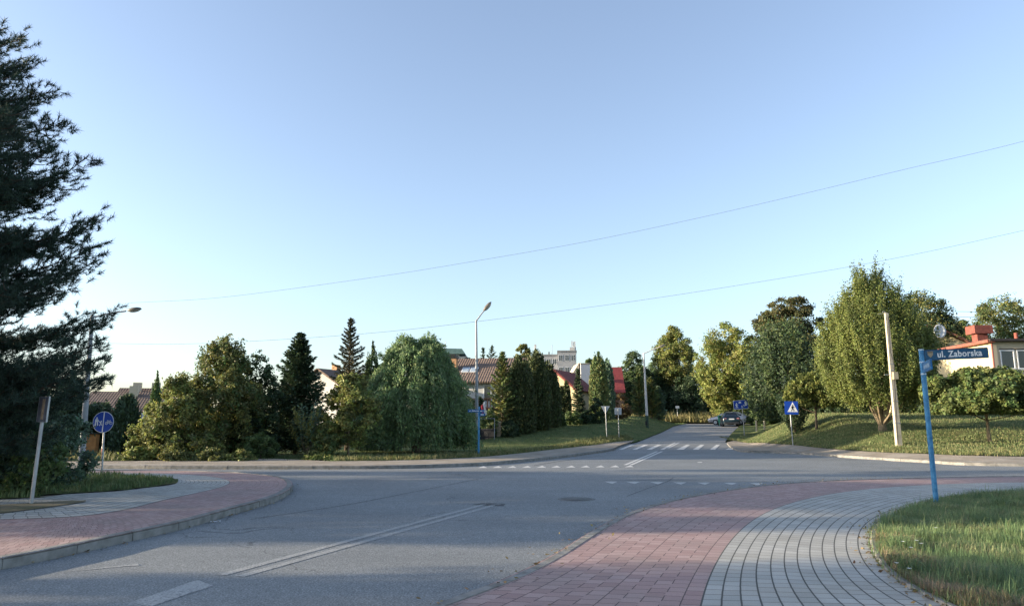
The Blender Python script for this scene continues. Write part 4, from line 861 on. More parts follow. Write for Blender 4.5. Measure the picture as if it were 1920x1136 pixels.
# street name sign, near right
bx, by = hit(1757, 958); dz = H(bx, by)+.12
topp = at(1727, 656, by); hgt = topp.z-dz
t = thing('street_sign', 'tall blue post with white lettered street name plates on the near right corner', 'street sign', (bx, by, dz), 0, lean=(0, math.atan2(topp.x-bx, hgt)))
MB().tube([(0, 0, -.1), (0, 0, hgt)], .045, 20).build('post', POLEBLUE, t)
MB().lathe((0, 0, hgt), [(.046, -.012), (.05, 0), (.05, .012), (.0, .02)], 20).build('cap', mat('pale_cap', (.5, .62, .72), .5), t)  # cap and clamps paler than the post
for zz in (hgt-.235, hgt-.46):
    MB().lathe((0, 0, zz), [(.047, -.015), (.05, -.013), (.05, .013), (.047, .015)], 20).build('clamp', mat('pale_cap', (.5, .62, .72), .5), t)
al = t.rotation_euler.y
def plate_at(dx, z_, rz, ry, w_, h_, m, label=None):
    o = MB().prism(rrect(w_, h_, .015, cx=dx), -.014, .014).build('name_plate', m, t, label); o.location = (0, 0, z_); o.rotation_euler = (0, ry, rz); return o
pl = plate_at(.05+.53, hgt-.105, R(-17), -al-R(1.2), 1.06, .195, PLATE)
fr = MB()
for z_ in (.0945, -.0945): fr.box((.58, 0, z_), (1.03, .036, .010))
fr.build('plate_rim', mat('rim_blue', (.01, .05, .14), .4), pl)
tm = text_mesh('ul. Zaborska', .165, .0045); xs = [v.co.x for v in tm.vertices]; tm.transform(Matrix.Diagonal((.74/(max(xs)-min(xs)), 1, 1, 1)))
to = link('lettering', tm, WHITE, pl); to.location = (.26, -.0165, 0)
em = MB().prism([(.10, .07), (.19, .07), (.19, .0), (.145, -.05), (.10, .0)], -.018, -.014).build('coat_of_arms', mat('emblem_tan', (.32, .26, .18), .5), pl)
MB().box((.145, -.0190, .05), (.08, .001, .012)).build('emblem_band', BLACK, em)
pl2 = plate_at(.52, hgt-.345, R(-112), 0, .95, .19, mat('side_plate_blue', (.02, .14, .34), .4, (.015, .10, .26), 5), 'lower blue plate seen almost edge on')
MB().prism(rrect(.62, .075, .01, cx=.55), -.017, -.014).build('faded_lettering_band', mat('faded_letters', (.30, .38, .46), .5, (.10, .2, .34), 40, contrast=(.4, .6)), pl2)
# narrow leaning sign post, near left
bx, by = hit(57, 957); dz = H(bx, by)+.13; tp = at(85, 743, by)
t = thing('traffic_sign', 'leaning galvanised post with a sign plate turned edge on, under the pine', 'traffic sign', (bx, by, dz), 0, lean=(0, math.atan2(tp.x-bx, tp.z-dz))); hh = tp.z-dz
MB().tube([(0, 0, -.1), (0, 0, hh)], .034, 16).build('post', GALV, t)
sp = MB().prism(rrect(.46, .47, .05, cx=.10, cz=hh-.24), -.05, -.042).build('sign_plate', mat('plate_back', (.16, .17, .20), .5, (.10, .10, .12), 8), t); sp.rotation_euler = (0, 0, R(-38))
rm = MB()
for x_, s_ in ((-.125, (.012, .03, .47)), (.325, (.012, .03, .47))): rm.box((x_, -.038, hh-.24), s_)
for z_ in (hh-.006, hh-.474): rm.box((.10, -.038, z_), (.43, .03, .012))
rm.build('plate_rim', GALV, sp)
MB().box((0.12, -.053, hh-.24), (.11, .006, .38)).build('bracket_rail', mat('brown_reflection', (.5, .38, .26), .6, (.25, .16, .11), 9), sp)  # rail coloured with the brown reflection on the plate
for zz in (hh-.12, hh-.38): MB().lathe((0, 0, zz), [(.035, -.018), (.041, -.018), (.041, .018), (.035, .018)], 16).build('clamp', GALV, t)
# round blue path sign
bx, by = hit(190, 897); dz = H(bx, by)+.14; cp = at(195.5, 791, by); rr_ = 19.6*by/1362
t = thing('path_sign', 'round blue sign with walkers and bicycle on a grey post', 'traffic sign', (bx, by, dz)); lx = cp.x-bx; lz = cp.z-dz
MB().tube([(0, 0, -.1), (lx, 0, lz+.2)], .028, 12).build('post', GALV, t)
ds = MB().prism(circ(lx, lz, rr_, 48), -.055, -.045).build('sign_disc', WHITE, t); MB().prism(circ(lx, lz, rr_*.955, 48), -.059, -.055).build('blue_field', SBLUE, ds)
pc = MB(); s = rr_/.3
stroke(pc, [(lx, lz-.28*s), (lx+.012*s, lz+.28*s)], .026*s, -.062, -.059)
def P2(x, z): return (lx+x*s, lz+z*s)
pc.prism(circ(*P2(-.185, .115), .023*s, 12), -.062, -.059)
pc.prism([P2(-.235, -.0), P2(-.145, -.0), P2(-.15, .07), P2(-.17, .095), P2(-.215, .09), P2(-.235, .06)], -.062, -.059)
stroke(pc, [P2(-.215, .01), P2(-.222, -.105)], .034*s, -.062, -.059); stroke(pc, [P2(-.165, .01), P2(-.15, -.10)], .034*s, -.062, -.059); stroke(pc, [P2(-.155, .07), P2(-.105, .0), P2(-.08, -.01)], .02*s, -.062, -.059)
pc.prism(circ(*P2(-.055, .025), .017*s, 10), -.062, -.059); pc.prism([P2(-.085, -.04), P2(-.045, -.05), P2(-.045, .005), P2(-.075, .01)], -.062, -.059)
stroke(pc, [P2(-.07, -.04), P2(-.095, -.105)], .022*s, -.062, -.059); stroke(pc, [P2(-.055, -.045), P2(-.035, -.095)], .022*s, -.062, -.059)
def ring(mb, cx, cz, r0, r1, y0, y1, n=20):
    a = circ(cx, cz, r0, n); b = circ(cx, cz, r1, n)
    for k in range(n): mb.prism([a[k], a[(k+1) % n], b[(k+1) % n], b[k]], y0, y1)
ring(pc, *P2(.10, -.03), .030*s, .043*s, -.062, -.059); ring(pc, *P2(.225, -.03), .030*s, .043*s, -.062, -.059)
stroke(pc, [P2(.10, -.03), P2(.135, .03), P2(.20, .03), P2(.16, -.03), P2(.135, .03)], .011*s, -.062, -.059); stroke(pc, [P2(.10, -.03), P2(.16, -.03)], .011*s, -.062, -.059); stroke(pc, [P2(.225, -.03), P2(.19, .045), P2(.21, .05)], .011*s, -.062, -.059); stroke(pc, [P2(.11, .045), P2(.145, .045)], .014*s, -.062, -.059)
pc.build('pictogram', WHITE, ds)
# pedestrian crossing sign
d6 = hit(1487, 838); bx, by = d6; dz = H(bx, by)+.12; tp = at(1480, 752, by); hh = tp.z-dz; sw = 24.5*by/1362
t = thing('crossing_sign', 'square blue sign with white triangle and walking figure, tilted on its post', 'traffic sign', (bx, by, dz), R(-8), lean=(0, math.atan2(tp.x-bx, hh)))
MB().tube([(0, 0, -.1), (0, 0, hh-.02)], .03, 12).build('post', GALV, t)
pl = MB().prism(rrect(sw, sw, .03, cz=hh-sw/2), -.05, -.04).build('sign_plate', SBLUE, t); pl.rotation_euler = (0, R(2), 0)
tri = MB().prism([(-sw*.30, hh-sw*.82), (sw*.47, hh-sw*.82), (sw*.10, hh-sw*.06)], -.053, -.05).build('white_triangle', WHITE, pl)
pm = MB(); person_shape(pm, sw*.09, hh-sw*.74, sw*.48, -.056, -.053)
for k in range(4): pm.box((-sw*.2+k*sw*.17, -.0545, hh-sw*.785), (sw*.09, .003, sw*.02))
pm.build('pictogram', BLACK, tri)
# residential zone sign
bx, by = hit(1396, 820); dz = H(bx, by)+.12; tp = at(1390, 750, by); hh = tp.z-dz; sw = 28.0*by/1362; sh = 16.5*by/1362
t = thing('residential_zone_sign', 'wide blue sign with house, car and playing figures beside the side road', 'traffic sign', (bx, by, dz), R(4), lean=(0, math.atan2(tp.x-bx, hh)))
MB().tube([(0, 0, -.1), (0.04, 0, hh-.04)], .033, 12).build('post', GALV, t)
pl = MB().prism(rrect(sw, sh, .04, cz=hh-sh/2), -.05, -.04).build('sign_plate', WHITE, t); pl.rotation_euler = (0, R(-2.5), 0)
bf = MB().prism(rrect(sw*.965, sh*.94, .04, cz=hh-sh/2), -.053, -.05).build('blue_field', SBLUE, pl)
pc = MB(); cz = hh-sh/2
person_shape(pc, -sw*.29, cz-sh*.36, sh*.62, -.056, -.053); person_shape(pc, sw*.07, cz-sh*.40, sh*.32, -.056, -.053)
pc.prism([(-sw*.13, cz+sh*.16), (sw*.05, cz+sh*.16), (sw*.05, cz+sh*.26), (sw*.02, cz+sh*.36), (-sw*.09, cz+sh*.36), (-sw*.13, cz+sh*.27)], -.056, -.053)
pc.prism([(sw*.28, cz-sh*.16), (sw*.42, cz-sh*.16), (sw*.42, cz+sh*.26), (sw*.35, cz+sh*.42), (sw*.28, cz+sh*.26)], -.056, -.053); stroke(pc, [(sw*.17, cz-.0), (sw*.2, cz-sh*.15), (sw*.3, cz-sh*.15)], sh*.07, -.056, -.053)
pc.build('pictogram', WHITE, bf)
# give way sign seen from behind and square sign back
bx, by = hit(1138, 824); dz = H(bx, by)+.12; tp = at(1135, 761, by); hh = tp.z-dz; sw = 17.0*by/1362
t = thing('give_way_sign', 'pale back of a downward pointing triangular sign on a post', 'traffic sign', (bx, by, dz)); MB().tube([(0, 0, -.1), (-.06, 0, hh-.04)], .03, 10).build('post', GALV, t)
MB().prism([(-sw/2-.06, hh), (sw/2-.06, hh), (-.06, hh-sw*.88)], .035, .045).build('sign_plate', mat('sign_back', (.42, .44, .46), .5, metal=.3), t); MB().box((-.06, .033, hh-.2), (sw*.5, .004, .04)).build('bracket', GALV, t)
bx, by = hit(1161, 824); dz = H(bx, by)+.12; tp = at(1160, 764, by); hh = tp.z-dz; sw = 13.0*by/1362
t = thing('square_sign', 'pale back of a square sign right of the triangular one', 'traffic sign', (bx, by, dz)); MB().tube([(0, 0, -.1), (-.03, 0, hh-.04)], .03, 10).build('post', GALV, t)
MB().prism(rrect(sw, sw, .03, cx=-.03, cz=hh-sw/2), .035, .045).build('sign_plate', mat('sign_back', (.42, .44, .46), .5), t); MB().box((-.03, .033, hh-.3), (sw*.8, .004, .04)).build('bracket', GALV, t)
# central lamp post
def lamp(name, label, px, by_px, top_px, top_py, head, pole_m, base_m, r0, r1, band_px=None, hatch=True, d=None, arm_r=.03, hs=1.0):
    bx, by = hit(px, by_px); dz = H(bx, by)+.12; tp = at(top_px, top_py, by); hh = tp.z-dz; lx = tp.x-bx
    t = thing(name, label, 'street lamp', (bx, by, dz))
    zb = (at(px, band_px, by).z-dz) if band_px else 1.2
    MB().tube([(0, 0, -.1), (lx*zb/hh, 0, zb)], [r0*1.05, r0], 14).build('painted_base', base_m, t)
    MB().tube([(lx*zb/hh, 0, zb), (lx*.5+lx*zb/hh*.5, 0, (zb+hh)/2), (lx, 0, hh)], [r0*.97, (r0+r1)/2, r1], 14).build('pole', pole_m, t)
    hp = at(*head, by); hx, hz = hp.x-bx, hp.z-dz; v = Vector((hx-lx, 0, hz-hh)); L = v.length; u = v/L
    if hatch: MB().box((-r0*.9, -r0*.6, zb*.35), (.14, .12, .36), bev=.01).build('hatch_box', DARK, t)
    ar = MB().tube([(lx, 0, hh-.05), Vector((lx, 0, hh))+u*L*.5, Vector((lx, 0, hh))+u*(L-.25)], [arm_r*1.2, arm_r, arm_r], 10).build('arm', pole_m, t)
    ang = math.atan2(u.z, u.x); M = Matrix.Rotation(-ang, 3, 'Y')
    def ell(z0, z1, sx, sy, sz, n=14):
        mb = MB(); rings = 7; vs = []
        for i in range(rings+1):
            ph = z0+(z1-z0)*i/rings
            for k in range(n):
                a = 2*math.pi*k/n; p = Vector((math.cos(ph)*math.cos(a)*sx, math.cos(ph)*math.sin(a)*sy, math.sin(ph)*sz))*hs; vs.append(M @ p+Vector((hx, 0, hz)))
        mb.add(vs, [(i*n+k, i*n+(k+1) % n, (i+1)*n+(k+1) % n, (i+1)*n+k) for i in range(rings) for k in range(n)], True); return mb
    hd = ell(-.12, math.pi/2, .36, .17, .13).build('luminaire', mat('lamp_housing', (.16, .14, .11), .5, (.10, .09, .075), 6), t)
    ell(-math.pi/2, -.1, .31, .14, .12).build('lamp_cover', CREAM, hd); return t, (bx, by, dz+hh, bx+lx)
lamp('street_lamp', 'tall street lamp with grey pole and teal base beside the blue street name post', 894.5, 847, 893, 600, (914, 575), GREYP, TEAL, .11, .05, 805, arm_r=.035)
# far pale lamp
lamp('street_lamp', 'white street lamp by the far conifers with its arm reaching right', 1214, 803, 1207, 662, (1241, 649), PALEP, DGREEN, .13, .06, 779, arm_r=.04)
# left lamp under the pine
tl, lt = lamp('street_lamp', 'leaning street lamp with dark green base and grey pole behind the pine branches', 150, 899, 173, 592, (252, 581), GREYP, DGREEN, .095, .05, 862, hatch=False, arm_r=.025, hs=.6)
# centre street name post with three plates
bx, by = hit(897.5, 857); dz = H(bx, by)+.12; tp = at(897, 766, by); hh = tp.z-dz; k = by/1362
t = thing('street_name_post', 'slim blue post with three small blue name plates at the grey lamp', 'street sign', (bx, by, dz)); MB().tube([(0, 0, -.1), (0, 0, hh+.1)], .045, 12).build('post', POLEBLUE, t)
WT = mat('small_lettering', (.6, .63, .66), .5, (.05, .12, .3), 25, contrast=(.45, .5))
for (x0, x1, z_, rz, lb) in ((-21, -1, 0, 4, 'left plate'), (1, 11, -.5, -12, 'upper right plate'), (1, 12, -7, -8, 'lower right plate')):
    q = MB().prism(rrect((x1-x0)*k, 5.4*k, .02, cx=(x0+x1)/2*k, cz=hh-.1+z_*k), -.055, -.04).build('name_plate', mat('name_plate_blue', (.01, .10, .28), .4), t); q.rotation_euler = (0, 0, R(rz))
    if x0 < -5:
        tm = text_mesh('ul. Zaborska', 3.4*k, .002); to = link('lettering', tm, WHITE, q); to.location = ((x0+2.5)*k, -.057, hh-.1+z_*k)
    else: MB().prism(rrect((x1-x0)*.62*k, 1.6*k, .01, cx=(x0+x1)/2*k, cz=hh-.1+z_*k), -.058, -.055).build('lettering_band', WT, q)
# concrete pole
bx, by = hit(1686, 840); dz = H(bx, by)+.1; tp = at(1661.5, 587, by); hh = tp.z-dz; a = math.atan2(tp.x-bx, hh)
t = thing('concrete_pole', 'pale square concrete utility pole in front of the big many stemmed tree', 'utility pole', (bx, by, dz), 0, lean=(0, a)); mb = MB()
vs = []; 
for z_, s_ in ((-.2, .26), (hh, .15)):
    for x_, y_ in ((-1, -1), (1, -1), (1, 1), (-1, 1)): vs.append((x_*s_/2, y_*s_/2*.8, z_))
mb.add(vs, [(3, 2, 1, 0), (4, 5, 6, 7), (0, 1, 5, 4), (1, 2, 6, 5), (2, 3, 7, 6), (3, 0, 4, 7)]); mb.build('shaft', CONC, t)
MB().box((.07, -.16, hh*.52), (.24, .14, .36), bev=.01).build('junction_box', mat('box_beige', (.42, .36, .24), .6), t)
for zz in (.42, .56, .61, .33, .17): MB().box((0, 0, hh*zz), (.29-.12*zz, .25-.10*zz, .03)).build('strap', GALV, t)
MB().tube([(.02, -.13, hh*.97), (-.05, -.15, hh*.7), (.06, -.155, hh*.6), (-.02, -.16, hh*.4), (-.12, -.15, hh*.02)], .018, 6).build('cable', DARK, t)
MB().box((-.26, 0, hh*.53), (.24, .04, .03)).build('bracket', GALV, t)
MB().tube([(0, 0, hh), (-.1, 0, hh+.08), (-.18, 0, hh+.06)], .02, 6).build('hook', GALV, t)
# small post in front of the willow
bx, by = hit(843, 836); dz = H(bx, by)+.12
t = thing('marker_post', 'thin dark post with small white head in front of the willow', 'post', (bx, by, dz)); MB().tube([(0, 0, -.1), (0, 0, .72)], .022, 8).build('stake', DGREEN, t); MB().box((0, 0, .78), (.10, .06, .16), bev=.012).build('head', WHITE, t)
# small white notice by the bend
bx, by = B(1271, 96).xy; z0 = H(bx, by)+.2
t = thing('notice_sign', 'tiny white notice board in front of the dark wood beyond the bend', 'sign', (bx, by, z0)); hz = at(1271, 763, by).z-z0
MB().tube([(0, 0, -.1), (0, 0, hz)], .03, 6).build('stake', GALV, t); MB().box((0, -.04, hz), (.5, .03, .32)).build('board', WHITE, t)
# low posts along the wood right of the cars
for px, lb in ((1418, 'left one of two stubby wooden posts right of the parked cars'), (1433, 'right one of two stubby wooden posts right of the parked cars')):
    d = 62; b = B(px, d); t = thing('wooden_post', lb, 'post', b, group='stubby posts at the wood edge'); MB().tube([(0, 0, -.1), (.0, 0, .95)], [.09, .08], 8).build('shaft', CONC, t); MB().lathe((0, 0, .95), [(.08, 0), (.05, .03), (0, .035)], 8).build('top', CONC, t)
# power lines: sagging cables
def cable(label, pts, ds, rad_=.0038):
    P = [at(x, y, d) for (x, y), d in zip(pts, ds)]; P = smooth3(P, 10)
    o = MB().tube(P, rad_, 5).build('overhead_wire', mat('cable_grey', (.13, .15, .17), .6)); tag(o, label, 'wire', 'overhead wires crossing the sky')
dd = lambda x: 21.4-(x-175)/1745*5.0
for lb, pts in (('upper overhead wire climbing to the right edge', [(240, 568), (420, 557), (700, 520), (900, 488), (1100, 453), (1300, 411), (1500, 365), (1700, 317), (1920, 265), (2300, 160)]),
                ('lower overhead wire starting at the leaning lamp', [(172, 643), (330, 645), (500, 638), (700, 624), (892, 603), (1200, 563), (1500, 516), (1700, 480), (1920, 432), (2300, 345)])):
    cable(lb, pts, [dd(p[0]) for p in pts])
cable('thin service wire running left from the top of the concrete pole', [(1661, 587), (1610, 593), (1556, 598)], [hit(1686, 840)[1], hit(1686, 840)[1]+8, hit(1686, 840)[1]+18], .01)
cable('faint upper wire above the cream house roof', [(1700, 583), (1792, 584), (1852, 585), (1950, 586)], [70, 70, 70, 70], .02)
cable('faint lower wire above the cream house roof', [(1700, 592), (1792, 594), (1852, 595), (1950, 598)], [70, 70, 70, 70], .02)
def seam(name, pts, wd, m):
    L = relax(smooth_line(P_(pts), .25), 3); a = offset(L, wd/2); b_ = offset(L, -wd/2)
    w_ = [random.uniform(.3, 1.2) for _ in L]
    a = [(l[0]+(p[0]-l[0])*k, l[1]+(p[1]-l[1])*k) for l, p, k in zip(L, a, w_)]
    mark(name, [[a[i], a[i+1], b_[i+1], b_[i]] for i in range(len(L)-1)], m, .003)
SEAM = mat('tar_seam', (.075, .078, .08), .8, (.04, .04, .04), 6)
seam('road_seam', [(470, 973), (560, 960), (640, 948), (720, 933), (810, 915), (905, 896)], .035, SEAM)
seam('road_seam', [(1130, 900.5), (1230, 900), (1350, 901), (1480, 902.5), (1600, 901)], .05, SEAM)
seam('road_seam', [(1000, 873), (1060, 863), (1150, 853), (1290, 850.5), (1370, 852)], .06, SEAM)
seam('road_seam', [(1175, 930), (1215, 915), (1250, 903), (1262, 895)], .03, SEAM)
# manhole covers
for px, py, lb in ((1081, 935.5, 'round manhole cover in the middle of the junction'), ):
    x, y = hit(px, py); t = thing('manhole_cover', lb, 'manhole cover', (x, y, 0.0))
    MB().lathe((0, 0, 0), [(.40, .003), (.40, .012), (.33, .012), (.33, .004)], 40).build('ring', mat('cast_ring', (.16, .16, .155), .7), t)
    MB().lathe((0, 0, 0), [(.325, .002), (.325, .009), (.0, .0095)], 40).build('lid', mat('cast_lid', (.07, .07, .07), .6, (.11, .11, .1), 40, .5, 50), t)

# ------------------------------------------------------------------ garden gate posts, fence, flag
STONE = mat('sandstone', (.40, .32, .22), .9, (.24, .19, .13), 5, .8, 14)
for px, py, hp, lb in ((883, 829, 27, 'left sandstone gate post behind the blue street name post'), (935, 820, 26, 'right sandstone gate post below the conifer')):
    x, y = hit(px, py); z = H(x, y)+.1; hgt = hp*y/1362; t = thing('gate_post', lb, 'gate post', (x, y, z), group='stone gate posts')
    mb = MB(); zz = -.05
    for k in range(6): s_ = random.uniform(-.02, .02); mb.box((s_/2, 0, zz+hgt/12+.0), (.30+s_, .30, hgt/6-.012), bev=.012); zz += hgt/6
    mb.build('stonework', STONE, t); MB().box((0, 0, zz+.045), (.40, .40, .08), bev=.015).build('coping', STONE, t)
xa, ya = hit(888, 828); xb, yb = hit(930, 821)
t = thing('garden_gate', 'low dark slatted gate between the two stone posts', 'gate', (xa, ya, H(xa, ya)+.1), math.atan2(yb-ya, xb-xa)); Lg = math.hypot(xb-xa, yb-ya); mb = MB()
for k in range(int(Lg/.12)): mb.box((.1+k*.12, 0, .4), (.085, .03, .75))
mb.build('slats', mat('gate_dark', (.012, .015, .02), .6), t); MB().box((Lg/2, .03, .2), (Lg-.1, .03, .06)).box((Lg/2, .03, .66), (Lg-.1, .03, .06)).build('rails', mat('gate_dark', (.012, .015, .02), .6), t)
fx = thing('pergola_frame', 'thin grey metal arch above the garden gate', 'frame', (*hit(905, 826), H(*hit(905, 826))+.1)); q = hit(905, 826)[1]/1362
MB().tube([(-8*q, 0, 0), (-8*q, 0, 38*q), (22*q, 0, 38.5*q), (22*q, 0, 0)], .022, 6).build('tubing', GREYP, fx)
# flag
x, y = hit(895, 828); z = H(x, y)+.1; q = y/1362
t = thing('flag', 'white and red flag hanging from a tilted staff beside the grey lamp pole', 'flag', (x, y+1.0, z)); k = lambda px, py: (at(px, py, y+1.0)-Vector((x, y+1.0, z)))
MB().tube([k(892, 778), k(900, 765), k(909.5, 750.5)], .018, 6).tube([k(892, 778), Vector((k(892, 778).x, 0, 0))], .02, 6).build('staff', mat('flag_staff', (.12, .09, .06), .6), t)
def cloth(name, m, c0, c1, c2, c3):
    mb = MB(); n = 8; vs = []
    for i in range(n+1):
        for j in range(n+1):
            u, v = i/n, j/n; p = (k(*c0).lerp(k(*c1), u)).lerp(k(*c3).lerp(k(*c2), u), v); vs.append(p+Vector((0, -.04+.05*math.sin(u*9+v*3), 0)))
    mb.add(vs, [(i*(n+1)+j, (i+1)*(n+1)+j, (i+1)*(n+1)+j+1, i*(n+1)+j+1) for i in range(n) for j in range(n)], True); o = mb.build(name, m, t); s = o.modifiers.new('thickness', 'SOLIDIFY'); s.thickness = .006
cloth('white_stripe', mat('flag_white', (.75, .74, .74), .8), (905.5, 757), (909.5, 750.5), (912.5, 778), (908.5, 779.5)); cloth('red_stripe', mat('flag_red', (.55, .05, .07), .8), (901.5, 761.5), (905.5, 757), (908.5, 779.5), (904.5, 776))

# ------------------------------------------------------------------ houses
def tile_mat(name, a, b, sc=14):
    n = NB(name); o = n.tc.outputs['UV'] if False else n.tc.outputs['Object']
    wv = n.t.nodes.new('ShaderNodeTexWave'); wv.wave_type = 'BANDS'; wv.bands_direction = 'Z'; wv.inputs['Scale'].default_value = 1.5; n.L(o, wv.inputs['Vector'])
    wx = n.t.nodes.new('ShaderNodeTexWave'); wx.bands_direction = 'X'; wx.inputs['Scale'].default_value = 1.2; n.L(o, wx.inputs['Vector'])
    c = n.ramp(n.noise(o, 1.6, 6, .7), [(.3, a), (.7, b)]); c = n.mix(n.math('MULTIPLY', n.math('LESS_THAN', wv.outputs['Fac'], .25), .45), c, tuple(x*.35 for x in a))
    n.L(c, n.b.inputs['Base Color']); n.rough(.85); n.bump(n.math('ADD', wv.outputs['Fac'], wx.outputs['Fac']), .7, .05); return n.m
BROWN = tile_mat('brown_tiles', (.12, .085, .07), (.20, .145, .115)); REDT = tile_mat('red_tiles', (.17, .05, .045), (.24, .075, .06)); MAROON = mat('maroon_trim', (.24, .06, .055), .6, (.18, .045, .045), 5)
YEL = mat('yellow_render', (.62, .52, .32), .9, (.56, .47, .28), 1.5, .2, 30); CRM = mat('cream_render', (.50, .44, .33), .9, (.44, .39, .29), 1.2, .2, 30); WHT = mat('white_render', (.48, .475, .455), .9, (.40, .40, .385), 1.2, .2, 30)
GRYR = mat('grey_render', (.33, .335, .35), .9, (.27, .275, .29), .5, .2, 20); BRICK = mat('chimney_render', (.45, .26, .14), .9, (.36, .2, .11), 8, .5, 20); WOODB = mat('balcony_wood', (.22, .10, .06), .8, (.14, .07, .04), 5)
def window(parent, c, w_, h_, rz=0, split=2, m=WHITE):
    """frame with panes: a local XZ window facing -Y rotated by rz about its centre"""
    M = Matrix.Rotation(rz, 3, 'Z'); fr = MB(); C0 = Vector(c)
    def bx(x, z, sx, sz, y=-.03, sy=.06): return (C0+M @ Vector((x, y, z)), (sx, sy, sz))
    for x_ in np.linspace(-w_/2+.03, w_/2-.03, split+1): fr.box(*bx(x_, 0, .07, h_), rz=rz)
    for z_ in (-h_/2-.035, h_/2+.035): fr.box(*bx(0, z_, w_+.08, .07, -.032), rz=rz)
    f = fr.build('window', m, parent); g = MB()
    for k_ in range(split):
        x_ = -w_/2+(k_+.5)*w_/split; g.box(*bx(x_, 0, w_/split-.09, h_-.005, -.012, .02), rz=rz)
    g.build('pane', GLASS, f); return f
def gable_house(name, label, base, rz, L, W, hw, hr, wall, roof, over=.35, trim=None):
    """ridge along local X, length L, width W (Y), wall height hw, ridge height hr"""
    t = thing(name, label, 'house', base, rz); mb = MB()
    pts = [(-W/2, -.5), (W/2, -.5), (W/2, hw), (0, hr), (-W/2, hw)]
    vs = [(-L/2, y, z) for y, z in pts]+[(L/2, y, z) for y, z in pts]
    mb.add(vs, [(4, 3, 2, 1, 0), (5, 6, 7, 8, 9), (0, 1, 6, 5), (1, 2, 7, 6), (0, 5, 9, 4)]); mb.build('wall', wall, t)
    rf = MB(); sl = (hr-hw)/(W/2)
    for sy in (-1, 1):
        a = Vector((0, 0, hr+.06)); e = Vector((0, sy*(W/2+over), hw-over*sl+.06)); n_ = Vector((0, sy*(hr-hw), W/2)).normalized()*.16; X = Vector((L/2+over, 0, 0))
        v = [a-X, a+X, e+X, e-X]; v2 = [p+n_ for p in v]; f = [(0, 1, 2, 3), (7, 6, 5, 4), (0, 4, 5, 1), (1, 5, 6, 2), (2, 6, 7, 3), (3, 7, 4, 0)]
        rf.add(v+v2, f if sy > 0 else [q[::-1] for q in f])
    ro = rf.build('roof', roof, t)
    if trim:
        tb = MB()
        for sx in (-1, 1):
            for sy in (-1, 1):
                a = Vector((sx*(L/2+over+.03), 0, hr+.12)); e = Vector((sx*(L/2+over+.03), sy*(W/2+over), hw-over*sl+.12)); dn = Vector((0, 0, -.26)); th = Vector((sx*.05, 0, 0))
                tb.add([a, e, e+dn, a+dn, a+th, e+th, e+dn+th, a+dn+th], [(0, 1, 2, 3), (7, 6, 5, 4), (0, 4, 5, 1), (1, 5, 6, 2), (2, 6, 7, 3), (3, 7, 4, 0)])
        tb.build('barge_board', trim, ro)
    return t, ro
# long brown roofed house behind the lamp
d = 74; q = d/1362; bz = 1.2; cx = at(925, 700, d).x; ezz = at(900, 716, d-2).z-bz; rzz = at(925, 675, d+3).z-bz-.85
t, ro = gable_house('long_house', 'long white house with brown tiled roof behind the grey lamp', (cx, d+3.5, bz), R(-9), 8.0, 9.5, ezz+.2, rzz+.9, WHT, BROWN, .7)
MB().box((-4.0, -2.6, rzz-.6), (1.0, .9, 2.9)).build('chimney', BRICK, ro); MB().box((-4.0, -2.6, rzz+.93), (1.15, 1.05, .14)).box((-4.0, -2.6, rzz+1.2), (.6, .5, .25)).build('chimney_cap', DARK, ro)
sl = math.atan2(rzz+.9-ezz-.2, 4.75)
for x_ in (-2.5, -1.6, 2.6):
    s = MB(); M = Matrix.Rotation(sl, 3, 'X'); y_ = -2.9; z_ = rzz+.9+.24-(2.9/4.75)*(rzz+.9-ezz-.2); s.box((x_, y_, z_+.02), (.78, 1.2, .10), rot=M); w_ = s.build('roof_window', WHITE, ro); MB().box((x_, y_, z_+.05), (.6, 1.0, .10), rot=M).build('pane', mat('roof_glass', (.35, .42, .48), .2), w_)
window(t, (-3.7, -4.76, ezz-1.1), 1.0, 1.3); window(t, (0.2, -4.76, ezz-1.1), .8, 1.6, split=1); window(t, (2.4, -4.76, ezz-1.1), 1.4, 1.2)
bal = MB(); bal.box((1.0, -5.6, ezz-2.6), (6.0, 1.6, .18))
for k_ in range(20): bal.box((-1.9+k_*.3, -6.35, ezz-2.1), (.12, .05, .8))
bal.box((1.0, -6.35, ezz-1.68), (6.0, .09, .09)); bal.build('balcony', WOODB, t)
for x_ in (-1.95, .4, 3.9): MB().box((x_, -6.25, (ezz-2.7)/2-.2), (.16, .16, ezz-2.7)).build('balcony_post', WOODB, t)
# yellow gable house
d = 100; bz = 1.5; ap = at(1062, 692, d); ev = at(1108, 733, d); W = (ev.x-ap.x)*2-.5; 
t, ro = gable_house('gable_house', 'yellow gabled house with dark red verge boards', (ap.x+.0, d+4.2, bz), R(66), 8, W, ev.z-bz+.25, ap.z-bz-.15, YEL, REDT, .45, MAROON)
MB().box((-2.9, 1.0, ap.z-bz-.1), (.7, .7, 1.5)).build('chimney', CRM, ro)
for y_, z_ in ((.8, 2.2), (-1.0, 2.2), (.0, 4.4)):
    f = window(t, (-4.01, y_, z_), .9, 1.1, R(-90))
